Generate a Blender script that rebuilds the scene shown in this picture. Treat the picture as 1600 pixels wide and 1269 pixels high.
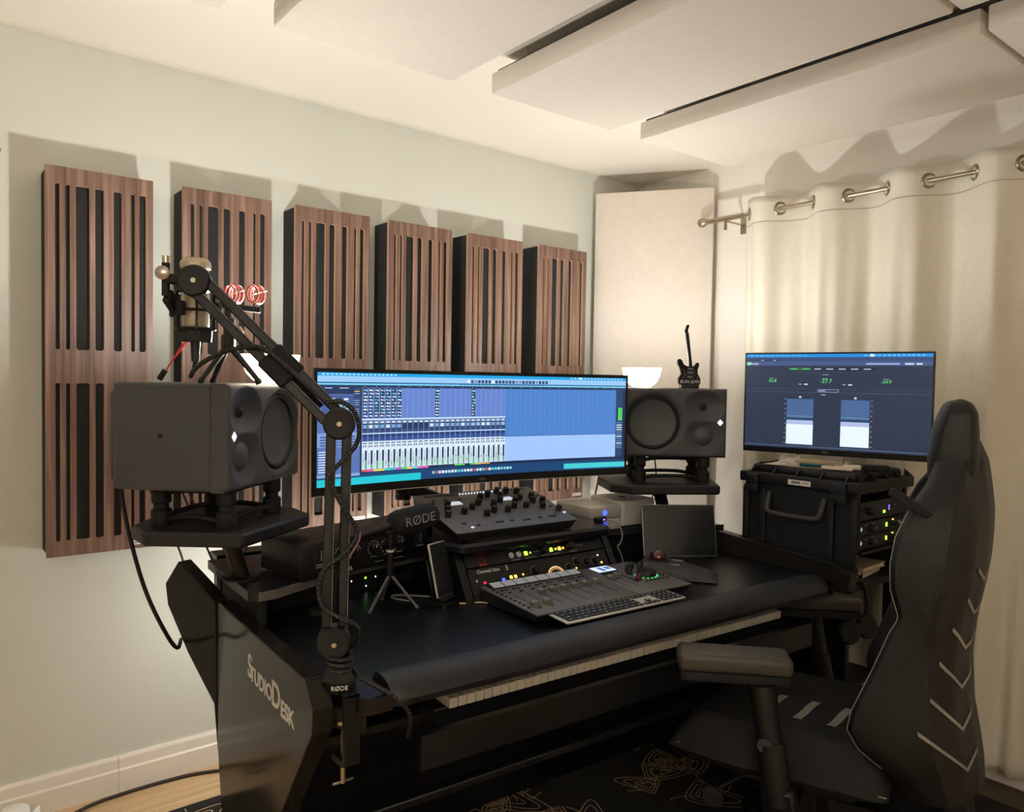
import bpy, bmesh, math, random
from mathutils import Matrix, Vector
random.seed(7)
R = math.radians
for o in list(bpy.data.objects): bpy.data.objects.remove(o, do_unlink=True)
SC = bpy.context.scene
COL = SC.collection

# ------------------------------------------------------------------ camera
yaw, pit, rol = R(51.4886), R(-1.8779), R(0.9315)
fwd = Vector((math.cos(yaw)*math.cos(pit), math.sin(yaw)*math.cos(pit), math.sin(pit)))
rt = Vector((math.sin(yaw), -math.cos(yaw), 0)); up = rt.cross(fwd)
rt2 = math.cos(rol)*rt + math.sin(rol)*up; up2 = -math.sin(rol)*rt + math.cos(rol)*up
cd = bpy.data.cameras.new('camera'); cam = bpy.data.objects.new('camera', cd); COL.objects.link(cam)
cm = Matrix.Identity(4)
for i in range(3):
    cm[i][0] = rt2[i]; cm[i][1] = up2[i]; cm[i][2] = -fwd[i]
cm[0][3], cm[1][3], cm[2][3] = 0, 0, 1.373
cam.matrix_world = cm
cd.sensor_fit = 'HORIZONTAL'; cd.sensor_width = 36; cd.lens = 1188.7/1600*36; cd.clip_start = .02
SC.camera = cam
# ------------------------------------------------------------------ world, exposure
w = bpy.data.worlds.new('world'); SC.world = w; w.use_nodes = True
w.node_tree.nodes['Background'].inputs[0].default_value = (.9, .85, .75, 1)
w.node_tree.nodes['Background'].inputs[1].default_value = .02
vs = SC.view_settings
vs.view_transform = 'Standard'; vs.look = 'None'; vs.gamma = 1; vs.use_curve_mapping = False
vs.exposure = 0.64
SC.cycles.diffuse_bounces = 8; SC.cycles.max_bounces = 14
LAMP_W = 14.0       # watts inside each bowl lamp
BOWL_E = 8.0        # glow of the lamp bowls
LED_W = 12.0        # light bar behind the desk
FILL_LAMP_W = 46.0  # unseen fill uplighter added at the back of the room
WARM = (1.0, .985, .95)

# ------------------------------------------------------------------ materials
def lin(c):
    return tuple(((v/255)/12.92 if v/255 <= .04045 else ((v/255+.055)/1.055)**2.4) for v in c)
MATS = {}
def mat(name, rgb, rough=.5, metal=0, var=.06, scale=30, bump=0, bscale=200, spec=.5, coat=0, emit=0, stretch=None, sheen=0):
    if name in MATS: return MATS[name]
    m = bpy.data.materials.new(name); m.use_nodes = True; nt = m.node_tree; b = nt.nodes['Principled BSDF']
    c = lin(rgb)
    tc = nt.nodes.new('ShaderNodeTexCoord'); mp = nt.nodes.new('ShaderNodeMapping')
    nt.links.new(tc.outputs['Object'], mp.inputs[0])
    if stretch: mp.inputs['Scale'].default_value = stretch
    n = nt.nodes.new('ShaderNodeTexNoise'); n.inputs['Scale'].default_value = scale; n.inputs['Detail'].default_value = 4
    nt.links.new(mp.outputs[0], n.inputs['Vector'])
    r = nt.nodes.new('ShaderNodeValToRGB')
    r.color_ramp.elements[0].position = .3; r.color_ramp.elements[1].position = .7
    r.color_ramp.elements[0].color = tuple(v*(1-var) for v in c)+(1,)
    r.color_ramp.elements[1].color = tuple(min(1, v*(1+var)) for v in c)+(1,)
    nt.links.new(n.outputs['Fac'], r.inputs[0]); nt.links.new(r.outputs[0], b.inputs['Base Color'])
    b.inputs['Roughness'].default_value = rough; b.inputs['Metallic'].default_value = metal
    b.inputs['Specular IOR Level'].default_value = spec; b.inputs['Coat Weight'].default_value = coat
    b.inputs['Sheen Weight'].default_value = sheen
    if emit:
        b.inputs['Emission Color'].default_value = c+(1,); b.inputs['Emission Strength'].default_value = emit
    if bump:
        n2 = nt.nodes.new('ShaderNodeTexNoise'); n2.inputs['Scale'].default_value = bscale; n2.inputs['Detail'].default_value = 3
        nt.links.new(mp.outputs[0], n2.inputs['Vector'])
        bp = nt.nodes.new('ShaderNodeBump'); bp.inputs['Strength'].default_value = bump; bp.inputs['Distance'].default_value = .004
        nt.links.new(n2.outputs['Fac'], bp.inputs['Height']); nt.links.new(bp.outputs[0], b.inputs['Normal'])
    MATS[name] = m; return m
def wood(name, dark, mid, light, axis='z', rough=.45, scale=1.0):
    if name in MATS: return MATS[name]
    m = bpy.data.materials.new(name); m.use_nodes = True; nt = m.node_tree; b = nt.nodes['Principled BSDF']
    tc = nt.nodes.new('ShaderNodeTexCoord'); mp = nt.nodes.new('ShaderNodeMapping')
    oi = nt.nodes.new('ShaderNodeObjectInfo'); ad = nt.nodes.new('ShaderNodeVectorMath'); ad.operation = 'ADD'
    mu = nt.nodes.new('ShaderNodeMath'); mu.operation = 'MULTIPLY'; mu.inputs[1].default_value = 17
    nt.links.new(oi.outputs['Random'], mu.inputs[0]); nt.links.new(mu.outputs[0], ad.inputs[1]); nt.links.new(tc.outputs['Object'], ad.inputs[0])
    nt.links.new(ad.outputs[0], mp.inputs[0])
    mp.inputs['Scale'].default_value = {'z': (60, 60, 2.2), 'x': (2.2, 60, 60), 'y': (60, 2.2, 60)}[axis]
    n = nt.nodes.new('ShaderNodeTexNoise'); n.inputs['Scale'].default_value = scale; n.inputs['Detail'].default_value = 6; n.inputs['Distortion'].default_value = .6
    nt.links.new(mp.outputs[0], n.inputs['Vector'])
    r = nt.nodes.new('ShaderNodeValToRGB'); cr = r.color_ramp
    cr.elements[0].position = .28; cr.elements[0].color = lin(dark)+(1,)
    cr.elements[1].position = .74; cr.elements[1].color = lin(light)+(1,)
    e = cr.elements.new(.5); e.color = lin(mid)+(1,)
    nt.links.new(n.outputs['Fac'], r.inputs[0]); nt.links.new(r.outputs[0], b.inputs['Base Color'])
    b.inputs['Roughness'].default_value = rough
    bp = nt.nodes.new('ShaderNodeBump'); bp.inputs['Strength'].default_value = .15; bp.inputs['Distance'].default_value = .002
    nt.links.new(n.outputs['Fac'], bp.inputs['Height']); nt.links.new(bp.outputs[0], b.inputs['Normal'])
    MATS[name] = m; return m
def glow(name, rgb, s=1.0):
    if name in MATS: return MATS[name]
    m = bpy.data.materials.new(name); m.use_nodes = True; nt = m.node_tree; nt.nodes.clear()
    o = nt.nodes.new('ShaderNodeOutputMaterial'); e = nt.nodes.new('ShaderNodeEmission')
    e.inputs[0].default_value = lin(rgb)+(1,); e.inputs[1].default_value = s
    nt.links.new(e.outputs[0], o.inputs[0]); MATS[name] = m; return m

M = dict(
 wall_sage=mat('wall_sage', (212, 214, 204), .7, var=.015, scale=3, bump=.12, bscale=120),
 wall_cream=mat('wall_cream', (229, 224, 215), .7, var=.015, scale=3, bump=.12, bscale=120),
 ceil=mat('ceiling_paint', (240, 233, 220), .8, var=.01, scale=4, bump=.1, bscale=90),
 skirt=mat('skirting_paint', (232, 226, 214), .4, var=.02),
 cloud=mat('cloud_fabric', (222, 214, 202), .9, var=.02, bump=.15, bscale=700, sheen=.1),
 linen=mat('trap_fabric', (222, 212, 200), .9, var=.03, bump=.3, bscale=600),
 curtain=mat('curtain_velvet', (218, 212, 196), .75, var=.03, scale=60, bump=.2, bscale=500, sheen=.25),
 black=mat('satin_black', (10, 11, 13), .45, var=.1),
 blackm=mat('matte_black', (12, 12, 14), .8, var=.15, bump=.2, bscale=400),
 gloss=mat('gloss_black', (36, 34, 31), .12, var=.05, spec=.14),
 desk=mat('desk_black', (10, 13, 17), .34, var=.12, bump=.05, bscale=500),
 leather=mat('black_leather', (22, 23, 26), .42, var=.15, bump=.35, bscale=350),
 chairl=mat('chair_leather', (13, 14, 15), .45, var=.15, bump=.4, bscale=420),
 chairf=mat('chair_fabric', (13, 14, 14), .8, var=.2, bump=.4, bscale=600),
 grey=mat('device_grey', (98, 97, 97), .5, metal=.2, var=.06),
 greyd=mat('device_dark', (24, 25, 28), .5, var=.06),
 spk=mat('speaker_coat', (66, 68, 72), .55, var=.05, bump=.15, bscale=900),
 cone=mat('speaker_cone', (70, 73, 78), .5, var=.05),
 rubber=mat('rubber', (12, 12, 14), .65, var=.1),
 steel=mat('brushed_steel', (200, 192, 178), .28, metal=1, var=.04),
 nickel=mat('satin_nickel', (176, 164, 142), .3, metal=1, var=.05),
 alu=mat('aluminium', (196, 195, 192), .4, metal=.35, var=.03),
 silver=mat('silver_paint', (206, 204, 200), .4, metal=.3, var=.03),
 white=mat('white_plastic', (240, 238, 232), .4, var=.02),
 label=mat('white_label', (236, 230, 220), .6, var=.03),
 print_w=mat('white_print', (225, 225, 222), .6, var=.02),
 print_g=mat('grey_print', (130, 132, 136), .6, var=.02),
 champagne=mat('champagne_metal', (196, 184, 160), .4, metal=.5, var=.04, bump=.2, bscale=900),
 red=mat('red_cable', (190, 30, 40), .5, var=.05),
 redd=mat('dark_red_cable', (110, 18, 22), .5, var=.05),
 teal=mat('teal_cable', (20, 80, 84), .5, var=.05),
 cord=mat('black_cord', (14, 16, 15), .6, var=.1),
 ivory=mat('key_ivory', (214, 206, 188), .35, var=.02),
 glass=mat('dark_glass', (34, 36, 38), .14, var=.02),
 maroon=mat('trackball_red', (70, 8, 8), .06, var=.1, coat=.8),
 knobr=mat('red_knob', (90, 26, 26), .4, var=.05),
 green=mat('pen_green', (14, 92, 100), .35, var=.05),
 paper=mat('paper', (226, 216, 198), .8, var=.04),
 card=mat('cardboard', (196, 176, 140), .8, var=.06),
 oak=wood('oak_laminate', (176, 142, 104), (200, 168, 128), (214, 186, 148), 'x', .45),
 walnut=wood('walnut_veneer', (88, 64, 53), (120, 92, 79), (152, 124, 108), 'z', .42),
 walnut_edge=mat('pale_routed_edge', (196, 160, 132), .6, var=.05),
 chev=mat('chair_silver_trim', (150, 148, 138), .5, metal=.2, var=.04),
 tan=mat('rug_line', (190, 160, 118), .95, var=.3, scale=60),
 rug=mat('rug_black', (20, 17, 15), .98, var=.35, scale=50, bump=.6, bscale=500),
 case=mat('case_polymer', (19, 20, 22), .55, var=.08, bump=.25, bscale=700),
)
LEDB = glow('led_blue', (40, 60, 255), 4); LEDG = glow('led_green', (150, 255, 60), 2.2); LEDY = glow('led_amber', (255, 190, 70), 2)
LEDW = glow('led_white', (235, 240, 255), 1.6); LEDR = glow('led_red', (220, 40, 60), 1.2); LEDV = glow('led_violet', (120, 90, 255), 2)
SCRIB = glow('scribble_strip', (165, 162, 160), .42)

# ------------------------------------------------------------------ geometry helpers
def T(x=0, y=0, z=0): return Matrix.Translation((x, y, z))
def RX(a): return Matrix.Rotation(R(a), 4, 'X')
def RY(a): return Matrix.Rotation(R(a), 4, 'Y')
def RZ(a): return Matrix.Rotation(R(a), 4, 'Z')
_rb = {}
def rbox_data(sx, sy, sz, r, seg):
    k = (round(sx, 5), round(sy, 5), round(sz, 5), round(r, 5), seg)
    if k not in _rb:
        bm = bmesh.new(); bmesh.ops.create_cube(bm, size=1)
        for v in bm.verts: v.co = Vector((v.co.x*sx, v.co.y*sy, v.co.z*sz))
        bmesh.ops.bevel(bm, geom=list(bm.edges), offset=min(r, .49*min(sx, sy, sz)), segments=seg, profile=.5, affect='EDGES')
        bm.verts.index_update()
        _rb[k] = ([v.co.copy() for v in bm.verts], [[v.index for v in f.verts] for f in bm.faces]); bm.free()
    return _rb[k]
_tx = {}
def text_data(s, size, ext=.0006, align='CENTER', bold=0):
    k = (s, size, ext, align, bold)
    if k not in _tx:
        cu = bpy.data.curves.new('t', 'FONT'); cu.body = s; cu.size = size; cu.extrude = ext; cu.align_x = align; cu.align_y = 'CENTER'; cu.resolution_u = 3; cu.offset = bold
        ob = bpy.data.objects.new('t', cu); COL.objects.link(ob); bpy.context.view_layer.update()
        me = bpy.data.meshes.new_from_object(ob.evaluated_get(bpy.context.evaluated_depsgraph_get()))
        _tx[k] = ([v.co.copy() for v in me.vertices], [list(p.vertices) for p in me.polygons])
        bpy.data.objects.remove(ob); bpy.data.curves.remove(cu); bpy.data.meshes.remove(me)
    return _tx[k]
class MB:
    def __init__(s): s.v = []; s.f = []; s.m = []; s.M = Matrix.Identity(4); s.c = []
    def add(s, vs, fs, mi=0, mx=None):
        o = len(s.v); mx = s.M @ mx if mx is not None else s.M
        s.v += [mx @ Vector(p) for p in vs]; s.f += [[i+o for i in f] for f in fs]; s.m += [mi]*len(fs); return s
    def box(s, x, y, z, sx, sy, sz, mi=0, r=0, seg=2, mx=None):
        if r: vs, fs = rbox_data(sx, sy, sz, r, seg)
        else:
            vs = [(a*sx/2, b*sy/2, c*sz/2) for a in (-1, 1) for b in (-1, 1) for c in (-1, 1)]
            fs = [(0, 1, 3, 2), (4, 6, 7, 5), (0, 4, 5, 1), (2, 3, 7, 6), (0, 2, 6, 4), (1, 5, 7, 3)]
        t = T(x, y, z); return s.add(vs, fs, mi, t if mx is None else t @ mx)
    def b2(s, x0, x1, y0, y1, z0, z1, mi=0, r=0, seg=2):
        return s.box((x0+x1)/2, (y0+y1)/2, (z0+z1)/2, abs(x1-x0), abs(y1-y0), abs(z1-z0), mi, r, seg)
    def cyl(s, p0, p1, r0, r1=None, n=16, mi=0, caps=True):
        p0, p1 = Vector(p0), Vector(p1); r1 = r0 if r1 is None else r1
        q = (p1-p0).to_track_quat('Z', 'Y').to_matrix(); vs = []
        for p, r in ((p0, r0), (p1, r1)):
            for i in range(n):
                a = 2*math.pi*i/n; vs.append(p + q @ Vector((r*math.cos(a), r*math.sin(a), 0)))
        fs = [(i, (i+1) % n, n+(i+1) % n, n+i) for i in range(n)]
        if caps: fs += [tuple(range(n-1, -1, -1)), tuple(range(n, 2*n))]
        return s.add(vs, fs, mi)
    def lathe(s, prof, n=24, mx=None, mi=0, caps=True):
        vs = []; fs = []; k = len(prof)
        for r, z in prof:
            for i in range(n):
                a = 2*math.pi*i/n; vs.append((r*math.cos(a), r*math.sin(a), z))
        for j in range(k-1):
            for i in range(n): fs.append((j*n+i, j*n+(i+1) % n, (j+1)*n+(i+1) % n, (j+1)*n+i))
        if caps: fs += [tuple(range(n-1, -1, -1)), tuple(range((k-1)*n, k*n))]
        return s.add(vs, fs, mi, mx)
    def tube(s, pts, r, n=8, mi=0, sm=0, closed=False):
        P = [Vector(p) for p in pts]
        for _ in range(sm):
            Q = [P[0]]
            for a, b in zip(P[:-1], P[1:]): Q += [a*.75+b*.25, a*.25+b*.75]
            Q.append(P[-1]); P = Q
        if closed: P.append(P[0])
        rs = r if callable(r) else (lambda t: r)
        vs = []; fs = []; up_ = None
        for i, p in enumerate(P):
            d = (P[min(i+1, len(P)-1)]-P[max(i-1, 0)])
            if closed and i in (0, len(P)-1): d = P[1]-P[-2]
            d.normalize()
            if up_ is None: up_ = d.orthogonal().normalized()
            up_ = (up_ - d*up_.dot(d)); up_ = up_.normalized() if up_.length > 1e-6 else d.orthogonal().normalized()
            sd = d.cross(up_); rr = rs(i/(len(P)-1))
            for k in range(n):
                a = 2*math.pi*k/n; vs.append(p+(up_*math.cos(a)+sd*math.sin(a))*rr)
        for i in range(len(P)-1):
            for k in range(n): fs.append((i*n+k, i*n+(k+1) % n, (i+1)*n+(k+1) % n, (i+1)*n+k))
        fs += [tuple(range(n-1, -1, -1)), tuple(range((len(P)-1)*n, len(P)*n))]
        return s.add(vs, fs, mi)
    def prism(s, poly, z0, z1, mi=0, mx=None):
        n = len(poly); vs = [(x, y, z0) for x, y in poly]+[(x, y, z1) for x, y in poly]
        fs = [tuple(range(n-1, -1, -1)), tuple(range(n, 2*n))]+[(i, (i+1) % n, n+(i+1) % n, n+i) for i in range(n)]
        return s.add(vs, fs, mi, mx)
    def bar(s, a, b, w, h, mi=0, upv=(0, 0, 1)):
        a, b = Vector(a), Vector(b); d = (b-a); L = d.length; d.normalize(); u = Vector(upv)
        sd = d.cross(u)
        if sd.length < 1e-4: sd = d.orthogonal()
        sd.normalize(); u = sd.cross(d)
        mx = Matrix.Identity(4)
        for i in range(3): mx[i][0] = d[i]; mx[i][1] = sd[i]; mx[i][2] = u[i]; mx[i][3] = (a[i]+b[i])/2
        vs, fs = rbox_data(L, w, h, min(w, h)*.15, 1); return s.add(vs, fs, mi, mx)
    def grid(s, fn, nu, nv, mi=0, wrap=False):
        vs = [fn(i/nu, j/nv) for j in range(nv+1) for i in range(nu+1)]
        fs = [(j*(nu+1)+i, j*(nu+1)+i+1, (j+1)*(nu+1)+i+1, (j+1)*(nu+1)+i) for j in range(nv) for i in range(nu)]
        return s.add(vs, fs, mi)
    def text(s, st, size, mx, mi=0, ext=.0006, align='CENTER', bold=0):
        vs, fs = text_data(st, size, ext, align, bold); return s.add(vs, fs, mi, mx)
    def mesh(s, name, mats, smooth=True):
        me = bpy.data.meshes.new(name); me.from_pydata([tuple(v) for v in s.v], [], s.f)
        for m in (mats if isinstance(mats, (list, tuple)) else [mats]): me.materials.append(m)
        me.polygons.foreach_set('material_index', s.m)
        bm = bmesh.new(); bm.from_mesh(me); bmesh.ops.recalc_face_normals(bm, faces=list(bm.faces)); bm.to_mesh(me); bm.free()
        me.polygons.foreach_set('use_smooth', [bool(smooth)]*len(me.polygons))
        if smooth: me.set_sharp_from_angle(angle=R(38))
        me.update(); return me
    def build(s, name, mats, parent=None, smooth=True, label=None, kind=None):
        return put(name, s.mesh(name, mats, smooth), parent, label=label, kind=kind)
def put(name, me, parent=None, loc=(0, 0, 0), rz=0, label=None, kind=None, mx=None):
    o = bpy.data.objects.new(name, me); COL.objects.link(o); o.parent = parent
    if mx is not None: o.matrix_basis = mx
    else: o.location = loc; o.rotation_euler = (0, 0, R(rz))
    if label: o['label'] = label
    if kind: o['kind'] = kind
    return o
def tag(o, label, cat, group=None, kind=None):
    o['label'] = label; o['category'] = cat
    if group: o['group'] = group
    if kind: o['kind'] = kind
    return o
def thing(name, label, cat, loc=(0, 0, 0), rz=0, group=None, mx=None):
    o = put(name, None, None, loc, rz, mx=mx); o.empty_display_size = .05
    return tag(o, label, cat, group)
def copy_tree(o, parent=None):
    c = o.copy(); COL.objects.link(c); c.parent = parent
    for ch in list(o.children): copy_tree(ch, c)
    return c
def struct(o): o['kind'] = 'structure'; return o
# desk frame: origin on the line of the keys, turned 3 degrees
DR = -3.0; DO = Vector((1.5, 1.36)); DEX = Vector((math.cos(R(DR)), math.sin(R(DR)))); DEY = Vector((-DEX.y, DEX.x))
def DW(x, y, z): p = DO+x*DEX+y*DEY; return (p.x, p.y, z)
def WD(x, y): d = Vector((x, y))-DO; return (d.dot(DEX), d.dot(DEY))

# ================================================================== the room
XL, XR, YB, YF, ZC = -1.1, 3.0, -1.6, 2.73, 2.4
fl = struct(put('floor', MB().b2(XL, XR, YB, YF, -.06, -.012).mesh('floor', mat('subfloor', (90, 76, 60), .9), False)))
fl['label'] = 'light oak laminate floor'
pl = MB().b2(0, 1.28, 0, .19, -.012, 0, r=.0015, seg=1).mesh('plank', M['oak'], False)
pls = MB().b2(0, .64, 0, .19, -.012, 0, r=.0015, seg=1).mesh('plank', M['oak'], False)
row = 0; y = YF-.012
while y > YB+.19:
    y -= .1908; x = XL+.002; first = row % 2
    while x < XR-.3:
        me = pls if (first or x+1.28 > XR) else pl; L = .64 if me is pls else 1.28
        if x+L > XR: break
        put('plank', me, fl, (x, y, 0)); x += L+.0008; first = 0
    row += 1
struct(put('ceiling', MB().b2(XL-.1, XR+.1, YB-.1, YF+.1, ZC, ZC+.06).mesh('ceiling', M['ceil'], False)))['label'] = 'cream painted ceiling'
wf = struct(put('wall_front', MB().b2(XL-.1, XR+.1, YF, YF+.1, -.06, ZC).mesh('wall_front', M['wall_sage'], False))); wf['label'] = 'sage painted front wall'
for px, pz in ((.215, 2.032), (.625, 1.885), (.9, 1.36)):
    MB().lathe([(.009, 0), (.009, .003), (.006, .0045)], 14, T(px, YF, pz) @ RX(90)).build('wall_plug', M['print_g'], wf)
struct(put('wall_right', MB().b2(XR, XR+.1, YB, YF, -.06, ZC).mesh('wall_right', M['wall_cream'], False)))['label'] = 'cream painted window wall'
struct(put('wall_left', MB().b2(XL-.1, XL, YB, YF, -.06, ZC).mesh('wall_left', M['wall_cream'], False)))['label'] = 'cream painted side wall'
struct(put('wall_back', MB().b2(XL-.1, XR+.1, YB-.1, YB, -.06, ZC).mesh('wall_back', M['wall_cream'], False)))['label'] = 'cream painted back wall'
def skirting(name, x0, x1, seams, mx):
    e = struct(put(name, None)); e['label'] = 'white stepped skirting board'; e.matrix_basis = mx
    xs = [x0]+seams+[x1]
    for a, b in zip(xs[:-1], xs[1:]):
        prof = [(0, 0), (-.018, 0), (-.018, .072), (-.013, .078), (-.011, .108), (-.006, .118), (0, .118)]
        MB().prism(prof, a+.0006, b-.0006, 0, Matrix(((0, 0, 1, 0), (1, 0, 0, 0), (0, 1, 0, 0), (0, 0, 0, 1)))).build('skirting_length', M['skirt'], e, False)
skirting('baseboard_front', XL, XR-.02, [.535, 2.1], T(0, YF, 0))
skirting('baseboard_right', -YF+.02, -YB, [.2], T(XR, 0, 0) @ RZ(-90))

# ================================================================== wall panels
SL = [(.085, .127), (.178, .218), (.270, .395), (.445, .526), (.618, .695), (.784, .822), (.865, .930)]
PW, PH, PD = .293, 1.16, .122
def rrect(x0, x1, z0, z1, r, k=5):
    out = []
    for cx, cz, a0 in ((x1-r, z1-r, 0), (x0+r, z1-r, 90), (x0+r, z0+r, 180), (x1-r, z0+r, 270)):
        for i in range(k+1):
            a = R(a0+90*i/k); out.append((cx+r*math.cos(a), cz+r*math.sin(a)))
    return out
def panel_front():
    cu = bpy.data.curves.new('f', 'CURVE'); cu.dimensions = '2D'; cu.fill_mode = 'BOTH'; cu.extrude = .006
    loops = [[(0, 0), (PW, 0), (PW, PH), (0, PH)]]
    for a, b in SL:
        r = min((b-a)*PW*.45, .007)
        loops += [rrect(a*PW, b*PW, .045, .52, r), rrect(a*PW, b*PW, .62, 1.11, r)]
    for lp in loops:
        sp = cu.splines.new('POLY'); sp.points.add(len(lp)-1); sp.use_cyclic_u = True
        for p, q in zip(sp.points, lp): p.co = (q[0], q[1], 0, 1)
    ob = bpy.data.objects.new('f', cu); COL.objects.link(ob); bpy.context.view_layer.update()
    me = bpy.data.meshes.new_from_object(ob.evaluated_get(bpy.context.evaluated_depsgraph_get()))
    bpy.data.objects.remove(ob)
    mb = MB(); mb.M = T(0, -PD+.006, 0) @ RX(90)
    for p in me.polygons: mb.m.append(0)
    mb.v = [mb.M @ v.co for v in me.vertices]; mb.f = [list(p.vertices) for p in me.polygons]
    mb.m = [0 if abs(p.normal.z) > .5 else 1 for p in me.polygons]
    return mb.mesh('slotted_front', [M['walnut'], M['walnut_edge']], False)
FRONT = panel_front()
bm_ = MB(); bm_.b2(.004, PW-.004, -PD+.0125, 0, .004, PH-.004, r=.003)
BODY = bm_.mesh('absorber_body', mat('absorber_felt', (38, 38, 39), .95, var=.1, bump=.4, bscale=500), True)
LAB = MB().b2(PW-.062, PW-.008, -PD-.0012, -PD, .012, .025).b2(PW-.058, PW-.044, -PD-.0016, -PD, .016, .021, 1).b2(PW-.04, PW-.012, -PD-.0016, -PD, .0175, .0195, 1).mesh('maker_label', [M['label'], M['print_g']], False)
PX = [(.320, 0, 'walnut slotted wall panel farthest left, fully clear of the other panels'),
      (.702, 1, 'second walnut slotted wall panel from the left, behind the hanging microphone'),
      (1.081, 2, 'third walnut slotted wall panel from the left, behind the ultrawide monitor end'),
      (1.455, 3, 'fourth walnut slotted wall panel from the left, above the ultrawide monitor'),
      (1.828, 4, 'second walnut slotted wall panel from the corner, above the ultrawide monitor'),
      (2.216, 5, 'walnut slotted wall panel nearest the white corner panel')]
for x, i, lb in PX:
    p = thing('acoustic_wall_panel', lb, 'acoustic panel', (x, YF-.001, .825), 0, 'walnut slotted panels on the front wall')
    put('absorber_body', BODY, p); put('slotted_front', FRONT, p); put('maker_label', LAB, p, label='small white maker label')
# corner trap
a = Vector((2.628, 2.675, 0)); b = Vector((2.945, 2.215, 0)); d = (b-a); L = d.length
bt = thing('corner_bass_trap', 'tall white fabric panel set across the room corner', 'acoustic panel', (a.x, a.y, .05), math.degrees(math.atan2(d.y, d.x)))
MB().b2(0, L, 0, .05, 0, 2.24, r=.004).build('frame', M['cloud'], bt)
MB().b2(.002, L-.002, -.006, .001, .002, 2.238, r=.003).build('fabric_face', M['linen'], bt)
# ceiling clouds
CL = [(.06, .607, 'pale ceiling cloud at the far left edge of the ceiling, mostly out of view'), (.741, 1.291, 'pale ceiling cloud in the second column from the left, nearest the panels'),
      (1.440, 1.970, 'pale ceiling cloud in the middle column, above the desk'), (2.127, 2.668, 'pale ceiling cloud closest to the curtain, next to the corner')]
for ri, (y0, y1) in enumerate(((.80, 1.94), (-.36, .784))):
    for ci, (x0, x1, lb) in enumerate(CL):
        if ri and ci < 2: continue
        if ri: lb = ('pale ceiling cloud in the near row, middle column at the top edge', 'pale ceiling cloud in the near row at the upper right edge')[ci-2]
        c = thing('ceiling_cloud', lb, 'acoustic panel', (x0, y0, 2.27), 0, 'fabric ceiling clouds')
        MB().b2(0, x1-x0, 0, y1-y0, 0, .065, r=.006, seg=2).build('padded_panel', M['cloud'], c)
        MB().b2(.015, x1-x0-.015, .015, y1-y0-.015, .065, .075).build('backing_frame', M['greyd'], c)
        for sx in (.06, x1-x0-.06):
            for sy in (.1, y1-y0-.1):
                MB().cyl((sx, sy, .07), (sx, sy, .13), .0015, n=6).build('suspension_wire', M['steel'], c)

# ================================================================== curtain and rod
RODX, RODZ, ES = 2.862, 2.112, .148
rod = thing('curtain_rod', 'satin nickel curtain rod with ball finial above the curtain', 'curtain rod', (RODX, 0, RODZ))
MB().cyl((0, 2.15, 0), (0, .3, 0), .0085, n=14).build('pole', M['nickel'], rod)
MB().cyl((0, 2.175, 0), (0, 2.0, 0), .0115, n=14).build('sleeve', M['nickel'], rod)
MB().lathe([(.006, 0), (.011, .004), (.012, .012), (.007, .018), (.013, .024), (.019, .036), (.0215, .048), (.019, .06), (.011, .069), (.003, .073)], 20, T(0, 2.168, 0) @ RX(-90)).build('ball_finial', M['nickel'], rod)
for yy in (2.09, .5):
    MB().b2(-.004, XR-RODX-.001, yy-.004, yy+.004, -.014, -.008).b2(-.006, .006, yy-.005, yy+.005, -.05, -.008).b2(XR-RODX-.005, XR-RODX, yy-.014, yy+.014, -.05, .03).build('wall_bracket', M['nickel'], rod)
cur = thing('eyelet_curtain', 'floor-length cream velvet curtain hung on metal eyelets', 'curtain', (RODX, 0, 0))
Y0, Y1 = 1.985, .28
def cfold(y, z):
    ph = math.pi*(1.966-y)/ES
    k = (RODZ-z)/RODZ
    amp = .043*(1-.25*max(0, k)) 
    x = -amp*math.sin(ph) + .018*k*math.sin(ph*.53+1.1+1.2*k) + .010*k*math.sin(ph*1.7+.4+2*k) + .004*math.sin(ph*3.3+z*3)*max(0, k)
    x += max(0, k)**.6*(.016*math.sin(ph*2.37+.9*math.sin(ph*.31)+1.7*k)+.009*math.sin(ph*4.1+2.3*k+math.sin(ph*.7)))
    return x+.035*max(0, k)
def cfn(u, v):
    y = Y0+(Y1-Y0)*u; z = 2.168+(.062-2.168)*v
    if v < .001: z += .006*math.sin(math.pi*(1.966-y)/ES*1.0+1.5)
    return (cfold(y, z), y+.02*v*math.sin(9*y+4*v), z)
mb = MB(); mb.grid(cfn, 260, 60)
co = mb.build('curtain_cloth', M['curtain'], cur)
so = co.modifiers.new('s', 'SOLIDIFY'); so.thickness = .003; so.offset = 0
mb = MB(); mb.grid(lambda u, v: (cfold(Y0+(Y1-Y0)*u, 2.06)-.0035, Y0+(Y1-Y0)*u, 2.0615-.003*v), 200, 1); mb.build('header_seam', mat('seam_thread', (168, 160, 142), .9), cur)
ring = MB(); pts = [(math.cos(t*math.pi/12)*.0235, math.sin(t*math.pi/12)*.0235, 0) for t in range(24)]
ring.tube(pts, .0055, 8, closed=True); RING = ring.mesh('eyelet', M['nickel'])
k = 0
while 1.966-k*ES > Y1:
    yy = 1.966-k*ES; sg = 1 if k % 2 == 0 else -1
    put('eyelet', RING, cur, mx=T(cfold(yy, RODZ), yy, RODZ) @ RZ(sg*38) @ RX(90)); k += 1

# ================================================================== desk
desk = thing('studio_desk', 'wide black studio desk with raised shelves and glossy side panels', 'desk', DW(0, 0, 0), DR)
poly = [(-.80, -.10), (-.75, -.10), (-.75, -.004), (.78, -.004), (.78, -.06), (.82, -.06), (.845, .0), (.845, .86), (-.845, .86), (-.845, .0)]
MB().prism(poly, .72, .75).build('desktop', M['desk'], desk, False)
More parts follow.
